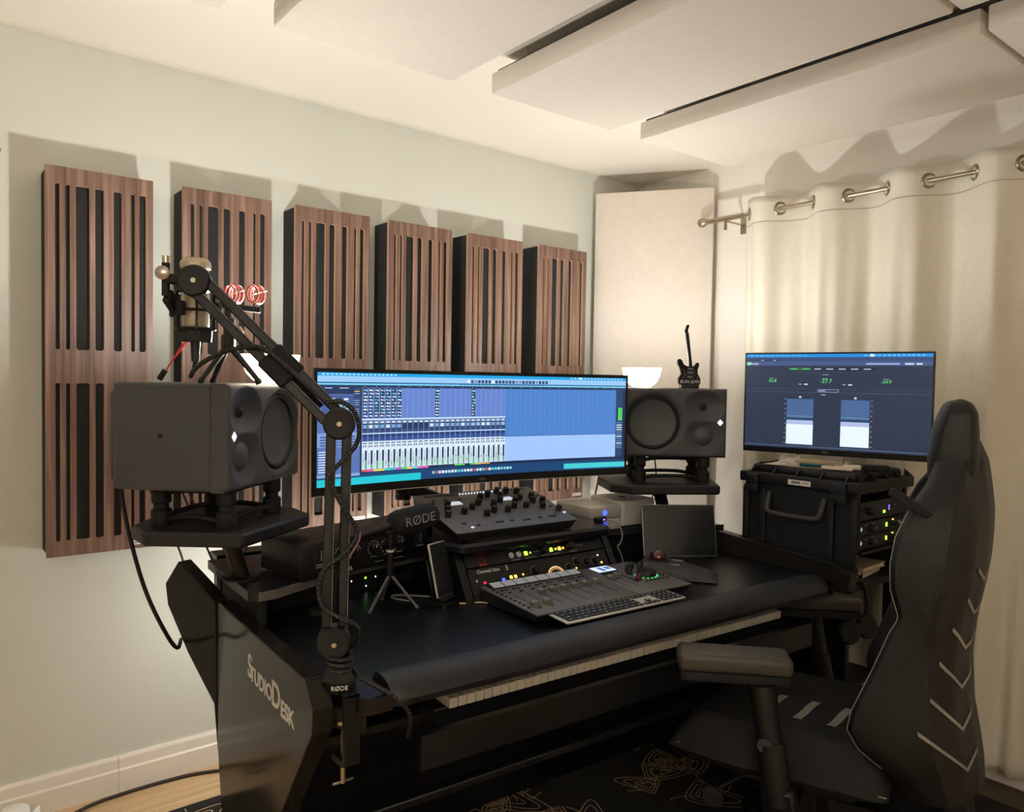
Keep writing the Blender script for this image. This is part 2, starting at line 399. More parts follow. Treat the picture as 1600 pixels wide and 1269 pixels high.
# padded armrest
prof = [(-.004, .722), (-.004, .758), (-.012, .768), (-.03, .774), (-.055, .773), (-.08, .766), (-.098, .752), (-.107, .737), (-.104, .724), (-.09, .717), (-.05, .716)]
def bol(u, v):
    # u along the length, v round the profile
    x = -.748+1.55*u
    e = 0
    k = max(0, (u-.93)/.07); e = 1-.55*k**3
    k2 = max(0, (.012-u)/.012); e *= 1-.12*k2
    n = len(prof); i = v*n; a = prof[int(i) % n]; b = prof[(int(i)+1) % n]; t = i-int(i)
    yy = a[0]+(b[0]-a[0])*t; zz = a[1]+(b[1]-a[1])*t
    return (x, -.004+(yy+.004)*e, .742+(zz-.742)*(1-(1-e)*.6))
mb = MB(); mb.grid(bol, 80, 22)
for xx, uu in ((-.748, 0), (.802, 1)):
    vs = [bol(uu, j/22) for j in range(22)]; mb.add(vs, [list(range(22))])
mb.build('padded_armrest', M['leather'], desk, label='black leather padded front edge')
# side panels
def side(sg):
    e = []
    out = [(-.0, .778), (-.042, .732), (-.037, .68), (.061, .548), (.137, .446), (.16, .36), (.16, .009), (.56, .009), (.65, .374), (.667, .491), (.663, .770)]
    Mx = Matrix(((0, 0, 1, 0), (1, 0, 0, 0), (0, 1, 0, 0), (0, 0, 0, 1)))
    if sg > 0: out = [(-.05, .800), (-.115, .772), (-.10, .70)]+out[3:-1]+[(.663, .838)]
    m = MB(); m.prism(out, sg*.89, sg*.848, 0, Mx)
    sp = m.build('side_panel', M['gloss'], desk, False, label='glossy black side panel')
    bv = sp.modifiers.new('b', 'BEVEL'); bv.width = .004; bv.segments = 2
    # rear wing, splayed outwards
    th = R(20); P0 = Vector((sg*.89, .65))
    prof2 = [(0, .36), (.018, .491), (.139, .604), (.238, .721), (.25, .78), (.186, .853), (.014, .770 if sg < 0 else .838)]
    m = MB()
    mx = Matrix(((sg*-math.sin(th)*-1, 0, 0, 0),)*1+((0, 0, 0, 0),)*0+((0, 0, 0, 0),)*0) if False else None
    vs = []
    for off in (0, -.04):
        for s_, z in prof2:
            ax = Vector((sg*math.sin(th), math.cos(th))); nn = Vector((sg*math.cos(th), -math.sin(th)))
            q = P0+ax*s_+nn*off; vs.append((q.x, q.y, z))
    n = len(prof2)
    m.add(vs, [tuple(range(n)), tuple(range(2*n-1, n-1, -1))]+[(i, (i+1) % n, n+(i+1) % n, n+i) for i in range(n)])
    ww = m.build('rear_wing', M['gloss'], desk, False)
    bv = ww.modifiers.new('b', 'BEVEL'); bv.width = .003; bv.segments = 2
    return sp
spl_ = side(-1); side(1)
# logo on the left side panel
lm = Matrix(((0, 0, -1, -.8905), (-1, 0, 0, .205), (0, 1, 0, .675), (0, 0, 0, 1)))
lg = MB()
lg.text('S', .078, lm @ T(-.158, .012, 0), ext=.0008, bold=.0014); lg.text('TUDIO', .050, lm @ T(-.076, 0, 0), ext=.0008, bold=.0012)
lg.text('D', .078, lm @ T(.028, .006, 0), ext=.0008, bold=.0014); lg.text('ESK', .050, lm @ T(.100, -.006, 0), ext=.0008, bold=.0012)
lg.build('desk_lettering', M['silver'], spl_, False, label='silver lettering')
# front corner cheek left (bevelled block under the desktop end)
for sg in (-1, 1):
    MB().prism([(sg*.848, -.02), (sg*.80, -.085), (sg*.80, .1), (sg*.848, .1)][::sg], .68, .7195).build('corner_block', M['gloss'], desk, False)
# shelves
for sg in (-1, 1):
    pts = [(-.86, .40), (-.817, .405), (-.586, .517), (-.30, .572), (-.30, .80), (-.88, .80), (-.88, .42)]
    pts = [(sg*-1*(x if sg < 0 else max(x, -.846)), y) for x, y in pts]
    s_ = MB().prism(pts if sg < 0 else pts[::-1], .828, .852).build('raised_shelf', M['desk'], desk, False)
    ed = MB(); q = [(sg*-1*x, y) for x, y in ((-.86, .399), (-.817, .404), (-.586, .516), (-.30, .571))]
    for u_, v_ in zip(q[:-1], q[1:]):
        ed.bar((u_[0], u_[1]-.0015, .8405), (v_[0], v_[1]-.0015, .8405), .004, .022)
    ed.build('edge_band', M['greyd'] if sg > 0 else mat('edge_grey', (92, 88, 84), .5), desk)
    MB().b2(sg*.30, sg*.845, .80, .84, .7505, .8275).build('shelf_back', M['blackm'], desk, False)
    MB().b2(sg*.82, sg*.843, .46, .79, .7505, .8275).build('shelf_end', M['blackm'], desk, False)
# rack riser in the middle
rz0, rz1 = .7505, .878
for sx in (-.297, .262):
    mb = MB(); prof = [(.325, rz0), (.405, rz1), (.78, rz1), (.78, rz0)]
    mb.prism(prof, sx-.012, sx+.012, 0, Matrix(((0, 0, 1, 0), (1, 0, 0, 0), (0, 1, 0, 0), (0, 0, 0, 1)))).build('riser_cheek', M['desk'], desk, False)
MB().b2(-.285, .25, .76, .78, rz0, rz1).build('riser_back', M['blackm'], desk, False)
pp = [(-.345, .46), (-.300, .37), (.262, .37), (.31, .46), (.31, .80), (-.345, .80)]
tp = MB().prism(pp, rz1+.0005, .908).build('riser_top', M['desk'], desk, False)
bv = tp.modifiers.new('b', 'BEVEL'); bv.width = .008; bv.segments = 1
# keyboard tray and under-structure
MB().b2(-.84, .84, .09, .555, .585, .603).build('keyboard_tray', M['desk'], desk, False)
MB().b2(-.66, .74, -.055, -.035, .55, .625).build('tray_front', M['desk'], desk, False)
MB().b2(-.72, .80, -.055, .09, .6035, .618).build('tray_lip', M['desk'], desk, False) if False else None
MB().b2(-.845, .845, .56, .58, .0095, .7195).build('modesty_panel', M['desk'], desk, False)
MB().bar((-.75, .10, .40), (.80, .10, .40), .03, .02).build('foot_rail', M['black'], desk)
MB().b2(-.845, .845, .8605, .915, .829, .852).build('rear_beam', M['desk'], desk, False)
MB().b2(-.845, .845, .8405, .8603, .7505, .852).build('rear_upstand', M['desk'], desk, False)
# speaker posts and platforms
def plat(poly, z1, th):
    q = [WD(*p) for p in poly]
    m = MB().prism(q, z1-th, z1).build('speaker_platform', M['greyd'], desk, False)
    b = m.modifiers.new('b', 'BEVEL'); b.width = .006; b.segments = 1
plat([(.425, 1.900), (.606, 1.752), (.845, 1.925), (.85, 2.06), (.70, 2.19), (.53, 2.15), (.42, 2.0)], 1.009, .034)
plat([(1.995, 1.93), (2.02, 1.835), (2.29, 1.665), (2.425, 1.80), (2.425, 1.98), (2.25, 2.13), (2.09, 2.09)], 1.009, .034)
pa = WD(.635, 1.945)
MB().cyl((-.855, .56, .853), (pa[0], pa[1], .974), .021, n=18).lathe([(.05, 0), (.05, .004), (.045, .006), (.022, .006)], 24, T(-.855, .56, .8525)).build('platform_post', M['black'], desk)
pb = WD(2.23, 1.90)
MB().bar((.765, .60, .855), (pb[0], pb[1], .972), .045, .03, upv=(0, 1, 0)).build('platform_post', M['black'], desk)

# light bar behind the desk
lb = thing('light_bar', 'long warm light bar fixed behind the desk', 'light', DW(0, .93, .66), DR)
MB().b2(-.75, .75, -.02, .0, -.015, .015).build('bar_housing', M['black'], lb)
MB().b2(-.74, .74, .0005, .006, -.012, .012).build('diffuser', glow('warm_led', (255, 226, 180), 6), lb)
for xx in (-.5, .5):
    MB().b2(xx-.01, xx+.01, -.045, -.0205, -.012, .1685).build('mount_arm', M['black'], lb)
for i, xx in enumerate((-.62, -.2, .2, .62)):
    ld = bpy.data.lights.new('led_light', 'POINT'); ld.energy = LED_W/4; ld.color = WARM; ld.shadow_soft_size = .03
    lo = bpy.data.objects.new('led_light', ld); COL.objects.link(lo); lo.parent = lb; lo.location = (xx, .045, .0)

# ================================================================== piano keys under the armrest
kb = thing('piano_keyboard', 'white-keyed piano keyboard tucked under the padded desk edge', 'keyboard', DW(.054, .022, .604), DR)
MB().b2(-.64, .64, .002, .28, 0, .032, r=.004).build('keyboard_body', M['black'], kb)
MB().b2(-.64, .64, -.012, .001, 0, .026).build('front_lip', M['black'], kb)
KEY = MB().b2(-.0109, .0109, -.0165, .13, .0325, .056, r=.0015, seg=1).mesh('white_key', M['ivory'])
for i in range(52): put('white_key', KEY, kb, (-.6105+i*.02345+.0117, 0, 0))

# ================================================================== loudspeakers, stands, lamps
SW, SH, SD = .383, .253, .292
def baffle_depth(x, z, k):
    # k = +1: woofer at +x side (left loudspeaker), -1: woofer at -x side
    x = x*k
    d = 0
    rw = math.hypot(x-.078, z-.1265)
    if rw < .112: d = max(d, min(.012, (.112-rw)*.75))
    if rw < .0965: d = .036
    rm = math.hypot((x+.108), z-.078)
    if rm < .072: d = max(d, .02*(1-(rm/.072)**2)**1.3 if rm < .072 else 0)
    rtw = math.hypot((x+.108)*.86, (z-.186)*1.05)
    if rtw < .066: d = max(d, .022*(1-(rtw/.066)**2)**1.2)
    ex_ = max(0, abs(x)-(SW/2-.012)); ez_ = max(0, abs(z-SH/2)-(SH/2-.012)); e = math.hypot(ex_, ez_)
    if e > 0: d += .012-math.sqrt(max(0, .012**2-min(e, .012)**2))
    return d
def speaker(name, label, loc, rz, k):
    s = thing(name, label, 'loudspeaker', loc, rz, 'pair of dark grey monitor loudspeakers')
    cab = MB().b2(-SW/2, SW/2, .045, SD, 0, SH, r=.008, seg=3)
    cab.b2(-SW/2+.02, SW/2-.02, SD-.002, SD+.022, .02, SH-.02, r=.006)
    cab.build('cabinet', M['spk'], s)
    bf = MB(); bf.grid(lambda u, v: (-SW/2+SW*u, baffle_depth(-SW/2+SW*u, SH*v, k), SH*v), 110, 74)
    for zz in (0, SH): bf.grid(lambda u, v, zz=zz: (-SW/2+SW*u, .012+.032*v, zz), 20, 1)
    for xx in (-SW/2, SW/2): bf.grid(lambda u, v, xx=xx: (xx, .012+.032*v, SH*u), 20, 1)
    bf.build('front_baffle', M['spk'], s)
    wx = .078*k
    MB().lathe([(.0985, -.012), (.0985, .0), (.095, .005), (.090, .005), (.086, .0), (.084, -.008)], 48, T(wx, .013, .1265) @ RX(90), caps=False).build('woofer_surround', M['rubber'], s)
    MB().lathe([(.086, -.004), (.083, -.006), (.06, -.012), (.035, -.0155), (.018, -.017), (.001, -.0175)], 48, T(wx, .010, .1265) @ RX(90), caps=False).build('woofer_cone', M['cone'], s)
    mx_ = -.108*k
    MB().lathe([(.042, -.004), (.040, .002), (.034, .010), (.022, .017), (.01, .0195), (.001, .020)], 32, T(mx_, .022, .078) @ RX(90), caps=False).lathe([(.046, -.006), (.045, 0), (.041, -.001)], 32, T(mx_, .019, .078) @ RX(90), caps=False).build('midrange_dome', M['cone'], s)
    MB().lathe([(.015, -.003), (.0145, .002), (.011, .008), (.006, .011), (.001, .012)], 24, T(mx_, .022, .186) @ RX(90), caps=False).build('tweeter_dome', M['rubber'], s)
    q = .0105; lx = -.166*k
    MB().add([(lx-q, -.0015, .130), (lx, -.0015, .130-q*1.1), (lx+q, -.0015, .130), (lx, -.0015, .130+q*1.1), (lx-q, .004, .130), (lx, .004, .130-q*1.1), (lx+q, .004, .130), (lx, .004, .130+q*1.1)],
             [(0, 1, 2, 3), (0, 4, 5, 1), (1, 5, 6, 2), (2, 6, 7, 3), (3, 7, 4, 0)]).build('logo_badge', glow('logo_white', (250, 250, 255), 1.2), s, False, label='lit white diamond badge')
    MB().lathe([(.006, 0), (.006, .0015), (.003, .002)], 14, T(-SW/2, .17, .13) @ RY(-90)).build('side_screw', M['rubber'], s)
    return s
ZS = 1.103
def mid(ax, ay, ang):
    return (ax+SW/2*math.cos(R(ang)), ay+SW/2*math.sin(R(ang)), ZS)
LA, RA = 42.9, -38.4
spL = speaker('studio_monitor', 'dark grey loudspeaker on the left platform, tripod and lamp on top', mid(.576, 1.766, LA), LA, 1)
spR = speaker('studio_monitor', 'dark grey loudspeaker on the right platform, miniature guitar on top', mid(2.048, 1.923, RA), RA, -1)
def isostand(label, loc, rz):
    s = thing('isolation_stand', label, 'speaker stand', loc, rz, 'black tube isolation stands under the loudspeakers')
    for sx in (-.118, .118):
        for sy in (.045, .215):
            MB().lathe([(.023, 0), (.024, .003), (.024, .036), (.02, .040), (.017, .042), (.017, .052), (.021, .054), (.023, .058), (.023, .089), (.021, .0925)], 24, T(sx, sy, 0)).build('column', M['rubber'], s)
    for z0, z1, nm in ((.006, .020, 'lower_frame'), (.072, .087, 'upper_frame')):
        f_ = MB()
        for sy in (.045, .215):
            f_.tube([(-.1, sy, (z0+z1)/2), (-.06, sy, (z0+z1)/2+.008), (.06, sy, (z0+z1)/2+.008), (.1, sy, (z0+z1)/2)], .007, 8, sm=2)
        for sx in (-.118, .118):
            f_.tube([(sx, .06, (z0+z1)/2), (sx*.97, .10, (z0+z1)/2+.007), (sx*.97, .16, (z0+z1)/2+.007), (sx, .2, (z0+z1)/2)], .007, 8, sm=2)
        f_.build(nm, M['rubber'], s)
isostand('black isolation stand under the left loudspeaker', mid(.576, 1.766, LA)[:2]+(1.0095,), LA)
isostand('black isolation stand under the right loudspeaker', mid(2.048, 1.923, RA)[:2]+(1.0095,), RA)
def bowl(label, x, y, z):
    l = thing('bowl_lamp', label, 'lamp', (x, y, z), 0, 'white glowing bowl lamps on the loudspeakers')
    pr = [(.012, .002), (.030, .0), (.046, .010), (.060, .026), (.069, .046), (.0745, .074), (.0725, .074), (.067, .047), (.058, .028), (.044, .013), (.028, .004), (.012, .005)]
    MB().lathe(pr, 40, caps=False).build('bowl_shade', glow('lamp_bowl', (255, 236, 205), BOWL_E), l)
    MB().lathe([(.012, .0), (.012, .012), (.02, .018), (.02, .03), (.002, .034)], 20).build('bulb_base', M['white'], l)
    MB().tube([(-.04, -.012, .0015), (-.044, -.014, .004), (-.05, -.016, .014)], .0014, 6).build('stand_wire', M['steel'], l)
    ld = bpy.data.lights.new('bulb', 'POINT'); ld.energy = LAMP_W; ld.color = WARM; ld.shadow_soft_size = .022
    lo = bpy.data.objects.new('bulb', ld); COL.objects.link(lo); lo.parent = l; lo.location = (0, 0, .066)
bowl('glowing white bowl lamp on the left loudspeaker, behind the boom arm', .742, 1.945, ZS+SH+.001)
bowl('glowing white bowl lamp on the right loudspeaker beside the miniature guitar', 2.205, 1.975, ZS+SH+.001)
# uplighter added out of view behind the camera, to lift the shadows
ul = thing('fill_lamp', 'slim black uplighter added out of view as fill light at the back of the room', 'lamp', (-.55, -1.1, 0))
MB().lathe([(.13, 0), (.13, .012), (.11, .02), (.012, .026)], 32).build('foot', M['black'], ul)
MB().cyl((0, 0, .024), (0, 0, 1.72), .011, n=14).build('pole', M['black'], ul)
MB().lathe([(.02, 1.70), (.07, 1.715), (.13, 1.75), (.16, 1.80), (.157, 1.80), (.127, 1.754), (.068, 1.72), (.02, 1.71)], 40, caps=False).build('bowl_shade', M['white'], ul)
ld = bpy.data.lights.new('fill_bulb', 'POINT'); ld.energy = FILL_LAMP_W; ld.color = WARM; ld.shadow_soft_size = .04
lo = bpy.data.objects.new('fill_bulb', ld); COL.objects.link(lo); lo.parent = ul; lo.location = (0, 0, 1.775)
# miniature guitar
gt = thing('miniature_guitar', 'black miniature guitar ornament standing on the right loudspeaker', 'ornament', (2.268, 1.800, ZS+SH+.0005), RA+4)
body = [(-.030, .006), (-.040, .02), (-.040, .038), (-.030, .055), (-.036, .075), (-.045, .090), (-.046, .104), (-.038, .110), (-.030, .104), (-.022, .088), (-.010, .082), (.010, .080), (.020, .086), (.026, .096), (.033, .095), (.036, .086), (.030, .070), (.030, .055), (.041, .036), (.041, .018), (.030, .006)]
XZ = Matrix(((1, 0, 0, 0), (0, 0, 1, 0), (0, 1, 0, 0), (0, 0, 0, 1)))
MB().prism(body, -.007, .007, 0, XZ).build('guitar_body', M['gloss'], gt, False)
MB().prism([(-.022, .046), (-.004, .072), (.014, .076), (.022, .062), (.018, .034), (-.006, .030)], -.009, -.0072, 0, XZ).build('pickguard', M['greyd'], gt, False)
gd = MB()
for zz, ll in ((.070, .018), (.056, .020), (.040, .018)): gd.b2(-.008, -.008+ll, -.0105, -.009, zz, zz+.005)
gd.tube([(-.03, -.0085, .03), (-.018, -.0085, .05), (-.024, -.0085, .07)], .001, 5).tube([(.012, -.0085, .022), (.028, -.0085, .03), (.03, -.0085, .045)], .001, 5)
gd.build('pickups', M['print_g'], gt, False)
nk = MB(); nk.bar((.003, -.008, .078), (-.014, -.008, .205), .008, .012, upv=(1, 0, 0)); nk.build('neck', M['black'], gt)
MB().prism([(-.018, .203), (-.022, .212), (-.016, .218), (-.014, .232), (-.008, .236), (-.004, .230), (-.008, .218), (-.009, .204)], -.004, .006, 0, XZ).build('headstock', M['gloss'], gt, False)
MB().prism([(-.0215, .203), (-.0245, .213), (-.018, .224), (-.0175, .2185), (-.0225, .212), (-.019, .203)], -.005, .005, 0, XZ).build('headstock_edge', M['champagne'], gt, False)
bs = MB().b2(-.034, .034, -.016, .014, 0, .0135, r=.002); bs.build('stand_base', M['black'], gt)
MB().text('BON JOVI', .0165, T(0, -.0095, .024) @ RX(90), ext=.0005).build('lettering', M['print_w'], gt, False)

# ================================================================== screens
def screen_mesh(name, rects, fn, texts=(), s=1.0):
    """rects: (u0,v0,u1,v1,rgb) in layers, v measured from the top; fn(u,v,layer)->point"""
    vs = []; fs = []; cs = []
    for u0, v0, u1, v1, rgb, lay in rects:
        n = max(1, int(abs(u1-u0)*24))
        for i in range(n):
            a = u0+(u1-u0)*i/n; b = u0+(u1-u0)*(i+1)/n; o = len(vs)
            vs += [fn(a, v0, lay), fn(b, v0, lay), fn(b, v1, lay), fn(a, v1, lay)]; fs.append((o, o+3, o+2, o+1)); cs.append(rgb)
    for st, size, u, v, rgb, asp in texts:
        tv, tf = text_data(st, size, 0, 'CENTER')
        o = len(vs)
        vs += [fn(u+p.x, v-p.y*asp, 3.2) for p in tv]; fs += [[i+o for i in f] for f in tf]; cs += [rgb]*len(tf)
    me = bpy.data.meshes.new(name); me.from_pydata([tuple(p) for p in vs], [], fs)
    at = me.color_attributes.new('Col', 'FLOAT_COLOR', 'CORNER')
    for p, c in zip(me.polygons, cs):
        l = lin(c)
        for k_ in p.loop_indices: at.data[k_].color = (l[0], l[1], l[2], 1)
    nm = 'screen_pixels_%.2f' % s
    m = MATS.get(nm)
    if not m:
        m = bpy.data.materials.new(nm); m.use_nodes = True; nt = m.node_tree; b = nt.nodes['Principled BSDF']
        ca = nt.nodes.new('ShaderNodeVertexColor'); ca.layer_name = 'Col'
        b.inputs['Base Color'].default_value = (.01, .01, .012, 1); b.inputs['Roughness'].default_value = .35
        nt.links.new(ca.outputs[0], b.inputs['Emission Color']); b.inputs['Emission Strength'].default_value = s
        MATS[nm] = m
    me.materials.append(m); return me
# ---- ultrawide
UW, UH, UR = 1.132, .350, 3.4
um = thing('ultrawide_monitor', 'curved ultrawide monitor showing a blue mixing session', 'monitor', (1.423, 1.932, 1.050), -4.6)
def ucur(x): return -(x*x)/(2*UR)
def ufn(u, v, lay): x = (u-.5)*(UW-.02); return (x, ucur(x)-.0013-.00025*lay, UH-.011-v*(UH-.036))
hb = MB()
N = 40
def uo(u, v):  # back shell
    x = (u-.5)*UW; z = v*UH; e = min(1, min(u, 1-u)*9, min(v, 1-v)*4); return (x, ucur(x)+.014+.035*math.sin(e*math.pi/2), z)
hb.grid(uo, N, 10)
hb.grid(lambda u, v: ((u-.5)*UW, ucur((u-.5)*UW), v*UH), N, 2)
for v_ in (0, 1):
    hb.grid(lambda u, t, v_=v_: ((u-.5)*UW, ucur((u-.5)*UW)+.014*t, v_*UH), N, 1)
for u_ in (0, 1):
    hb.grid(lambda t, v, u_=u_: ((u_-.5)*UW, ucur((u_-.5)*UW)+.014*t, v*UH), 1, 4)
hs = hb.build('housing', M['black'], um)
br = MB(); br.grid(lambda u, v: ((u-.5)*UW, ucur((u-.5)*UW)-.0008, .002*v-.0005), N, 1); br.build('lower_trim', M['silver'], um)
rc = []
def q(u0, v0, u1, v1, c, l=0): rc.append((u0, v0, u1, v1, c, l))
q(0, 0, 1, 1, (28, 44, 74))
q(0, 0, 1, .030, (24, 158, 222), 1); q(0, .030, 1, .085, (150, 196, 240), 1); q(0, .083, 1, .094, (28, 90, 140), 2)
q(0, .094, 1, .108, (120, 205, 235), 1); q(0, .108, 1, .134, (36, 58, 94), 1)
q(0, .90, 1, 1, (24, 66, 112), 1); q(0, .935, .30, 1, (36, 190, 205), 2); q(.78, .93, 1, .985, (70, 200, 205), 2)
for i in range(18): q(.012+i*.012, .010, .012+i*.012+.007, .020, (200, 235, 255), 2)
for i in range(16): q(.80+i*.012, .008, .80+i*.012+.006, .018, (210, 235, 250), 2)
q(.83, .006, .842, .022, (250, 250, 250), 2)
for i in range(24):
    q(.445+i*.0115, .048, .445+i*.0115+.0085, .078, random.choice([(44, 66, 104), (60, 84, 130), (230, 238, 248), (120, 140, 180), (44, 66, 104)]), 2)
    q(.42+i*.012, .088, .42+i*.012+.007, .098, (40, 70, 110), 2)
# left browser
q(0, .134, .118, .90, (86, 112, 170), 1); q(0, .120, .105, .19, (34, 54, 92), 2); q(.02, .134, .04, .139, (225, 235, 245), 3); q(.06, .134, .085, .139, (225, 235, 245), 3)
q(.012, .20, .098, .42, (66, 90, 148), 2)
for i in range(3):
    for j in range(6): q(.036+i*.018, .225+j*.03, .048+i*.018, .245+j*.03, random.choice([(205, 225, 240), (100, 190, 200), (40, 60, 100)]), 3)
q(.0, .53, .118, .655, (128, 152, 205), 2)
for i in range(3):
    for j in range(4): q(.008+i*.035, .56+j*.024, .034+i*.035, .572+j*.024, (58, 84, 140), 3)
for j in range(9): q(.004, .69+j*.022, .02+.02*random.random(), .699+j*.022, (206, 220, 245), 3)
q(.0, .895, .118, .92, (130, 165, 210), 3)
# meter column
q(.099, .134, .117, .42, (30, 46, 78), 2)
for j in range(14): q(.101, .14+j*.02, .115, .15+j*.02, random.choice([(210, 180, 70), (120, 160, 200), (60, 90, 140)]), 3)
# mixer area
X0, X1 = .123, .573
q(X0, .134, X1, .412, (98, 128, 200), 1); q(X0, .412, X1, .428, (190, 215, 245), 2); q(X0, .428, X1, .542, (34, 54, 96), 1)
q(X0, .542, X1, .552, (190, 215, 245), 2); q(X0, .552, X1, .618, (52, 80, 142), 1); q(X0, .618, X1, .872, (214, 230, 248), 1)
NC = 27
strip = [(230, 80, 90), (235, 90, 170), (240, 220, 90), (240, 220, 90), (70, 215, 215), (70, 190, 225), (190, 90, 210), (90, 215, 110), (240, 220, 90), (110, 215, 235), (240, 100, 200), (240, 100, 200)]
for i in range(NC):
    a = X0+(X1-X0)*i/NC; b = X0+(X1-X0)*(i+1)/NC; w_ = b-a
    q(a, .134, a+.0008, .412, (150, 175, 225), 2); q(a, .428, a+.001, .618, (150, 180, 225), 2); q(a, .618, a+.0008, .872, (150, 170, 200), 2)
    if i < 7 or i == 13 or i == 20:
        q(a+w_*.1, .138, b-w_*.08, .405, (28, 50, 88), 2)
        for j in range(9):
            q(a+w_*.22, .148+j*.029, a+w_*(.5+.25*random.random()), .162+j*.029, random.choice([(215, 230, 240), (90, 180, 190), (170, 195, 225), (190, 215, 240)]), 3)
            q(a+w_*.66, .15+j*.029, a+w_*.86, .165+j*.029, random.choice([(160, 190, 225), (60, 90, 140), (225, 235, 245)]), 3)
    q(a+w_*.18, .436, b-w_*.14, .455, (190, 210, 240), 3)
    q(a+w_*.32, .442, b-w_*.3, .452, (24, 40, 70), 3)
    if i < 7 or i > 11: q(a+w_*.18, .468, b-w_*.14, .50, random.choice([(200, 220, 240), (120, 160, 205), (150, 185, 220)]), 3)
    q(a+w_*.15, .512, b-w_*.12, .536, (52, 74, 122), 3)
    q(a+w_*.12, .56, b-w_*.1, .578, (34, 54, 100), 3)
    q(a+w_*.15, .63, b-w_*.15, .640, (60, 72, 96), 3); q(a+w_*.2, .652, a+w_*.42, .672, (90, 100, 120), 3); q(a+w_*.58, .652, a+w_*.8, .672, (90, 100, 120), 3)
    q(a+w_*.2, .72, a+w_*.27, .86, (60, 70, 92), 3); q(a+w_*.13, .77+.05*random.random(), a+w_*.36, .79+.06*random.random(), (150, 156, 170), 3)
    q(a+w_*.55, .70, a+w_*.88, .868, (26, 44, 70), 2); q(a+w_*.6, .77+.06*random.random(), a+w_*.82, .866, (96, 185, 120), 3)
    if i < 12: q(a, .876, b, .892, strip[i], 3)
    if i in (17, 18, 20, 21, 22, 23): q(a, .876, b, .888, [(110, 225, 110), (110, 225, 110), (70, 230, 90), (220, 210, 110), (235, 170, 100), (235, 170, 100)][(17, 18, 20, 21, 22, 23).index(i)], 3)
for i in range(26): q(.335+i*.0102, .93, .335+i*.0102+.0075, .955, random.choice([(190, 225, 240), (120, 200, 230), (240, 240, 245), (220, 90, 90), (90, 210, 190)]), 3)
# empty mixer field on the right
q(.573, .134, .965, .62, (74, 126, 196), 1); q(.573, .62, .965, .872, (158, 192, 246), 1); q(.573, .615, .965, .622, (60, 100, 160), 2)
for i in range(23):
    a = .573+.392*i/23; q(a, .14, a+.0007, .612, (110, 155, 215), 2); q(a, .625, a+.0007, .868, (130, 166, 228), 2)
for i in range(26): q(.13+i*.033, .116, .1315+i*.033, .122, (215, 230, 240), 3)
q(.965, .134, .99, .872, (40, 66, 104), 1); q(.974, .33, .981, .47, (90, 225, 90), 2); q(.983, .33, .988, .47, (90, 225, 90), 2)
for j in range(12): q(.968, .49+j*.025, .988, .503+j*.025, random.choice([(190, 210, 230), (90, 130, 170)]), 2)
put('display', screen_mesh('display', rc, ufn, (), .72), um, label='lit screen with mixer window')
MB().text('DELL', .011, T(0, ucur(0)-.001, .012) @ RX(90), ext=.0003).build('maker_lettering', M['print_g'], um, False)
# arm of the ultrawide
ma = thing('swivel_mount', 'black jointed arm carrying the ultrawide monitor', 'monitor arm', (1.48, 2.25, .8525), -4.6)
MB().lathe([(.05, 0), (.05, .008), (.022, .012), (.022, .10)], 24).build('base_column', M['black'], ma)
MB().bar((0, 0, .09), (-.17, -.06, .16), .04, .045).build('lower_arm', M['black'], ma)
MB().bar((-.19, -.06, .13), (-.02, -.135, .36), .04, .045).lathe([(.026, 0), (.026, .06)], 20, T(-.18, -.06, .12)).build('upper_arm', M['black'], ma)
MB().b2(-.07, .03, -.185, -.165, .30, .40).b2(-.035, -.005, -.165, -.12, .33, .375).build('mount_plate', M['black'], ma)
# ---- second monitor on the rack case
m2a = Vector((2.395, 1.648)); m2b = Vector((2.575, 1.065)); d2 = m2b-m2a; W2 = d2.length; H2 = .357
m2 = thing('desktop_monitor', 'flat widescreen monitor with loudness meters on the flight case', 'monitor', (m2a.x, m2a.y, 1.133), math.degrees(math.atan2(d2.y, d2.x)))
MB().b2(0, W2, 0, .012, 0, H2, r=.003).b2(.12, W2-.12, .0125, .045, .05, H2-.08, r=.012, seg=3).build('housing', M['black'], m2)
MB().b2(W2/2-.03, W2/2+.03, .046, .062, -.02, .2).build('stand_column', M['silver'], m2)
MB().b2(W2/2-.07, W2/2+.07, .035, .15, -.0475, -.041, r=.003).b2(W2/2-.03, W2/2+.03, .046, .075, -.041, -.015).build('stand_foot', M['silver'], m2)
def f2(u, v, lay): return (.006+u*(W2-.012), -.0006-.0003*lay, H2-.006-v*(H2-.026))
rc = []
q(0, 0, 1, 1, (34, 48, 72)); q(0, 0, 1, .034, (18, 140, 222), 1); q(0, .034, 1, .075, (52, 74, 118), 1); q(0, .075, 1, .12, (62, 86, 134), 1); q(0, .12, 1, .132, (40, 56, 90), 1)
for i in range(11): q(.02+i*.031, .012, .02+i*.031+.020, .022, (90, 185, 240), 2)
for i in range(13): q(.66+i*.024, .010, .66+i*.024+.013, .024, (120, 200, 245), 2)
q(.69, .004, .708, .030, (240, 245, 250), 2)
q(.004, .088, .028, .118, (130, 240, 190), 2); q(.0, .055, .2, .078, (40, 58, 94), 2); q(.09, .063, .105, .070, (190, 200, 220), 3); q(.16, .063, .175, .070, (190, 200, 220), 3)
q(.67, .094, .84, .112, (150, 168, 215), 2); q(.865, .094, .91, .112, (200, 212, 235), 2); q(.92, .094, .95, .112, (200, 212, 235), 2)
for i, c in enumerate([(40, 110, 70), (40, 110, 70), (24, 34, 52), (24, 34, 52), (24, 34, 52), (24, 34, 52), (24, 34, 52)]):
    q(.25+i*.066, .145, .25+i*.066+.063, .170, c, 2); q(.262+i*.066, .153, .30+i*.066, .162, (90, 210, 120) if i < 2 else (205, 215, 230), 3)
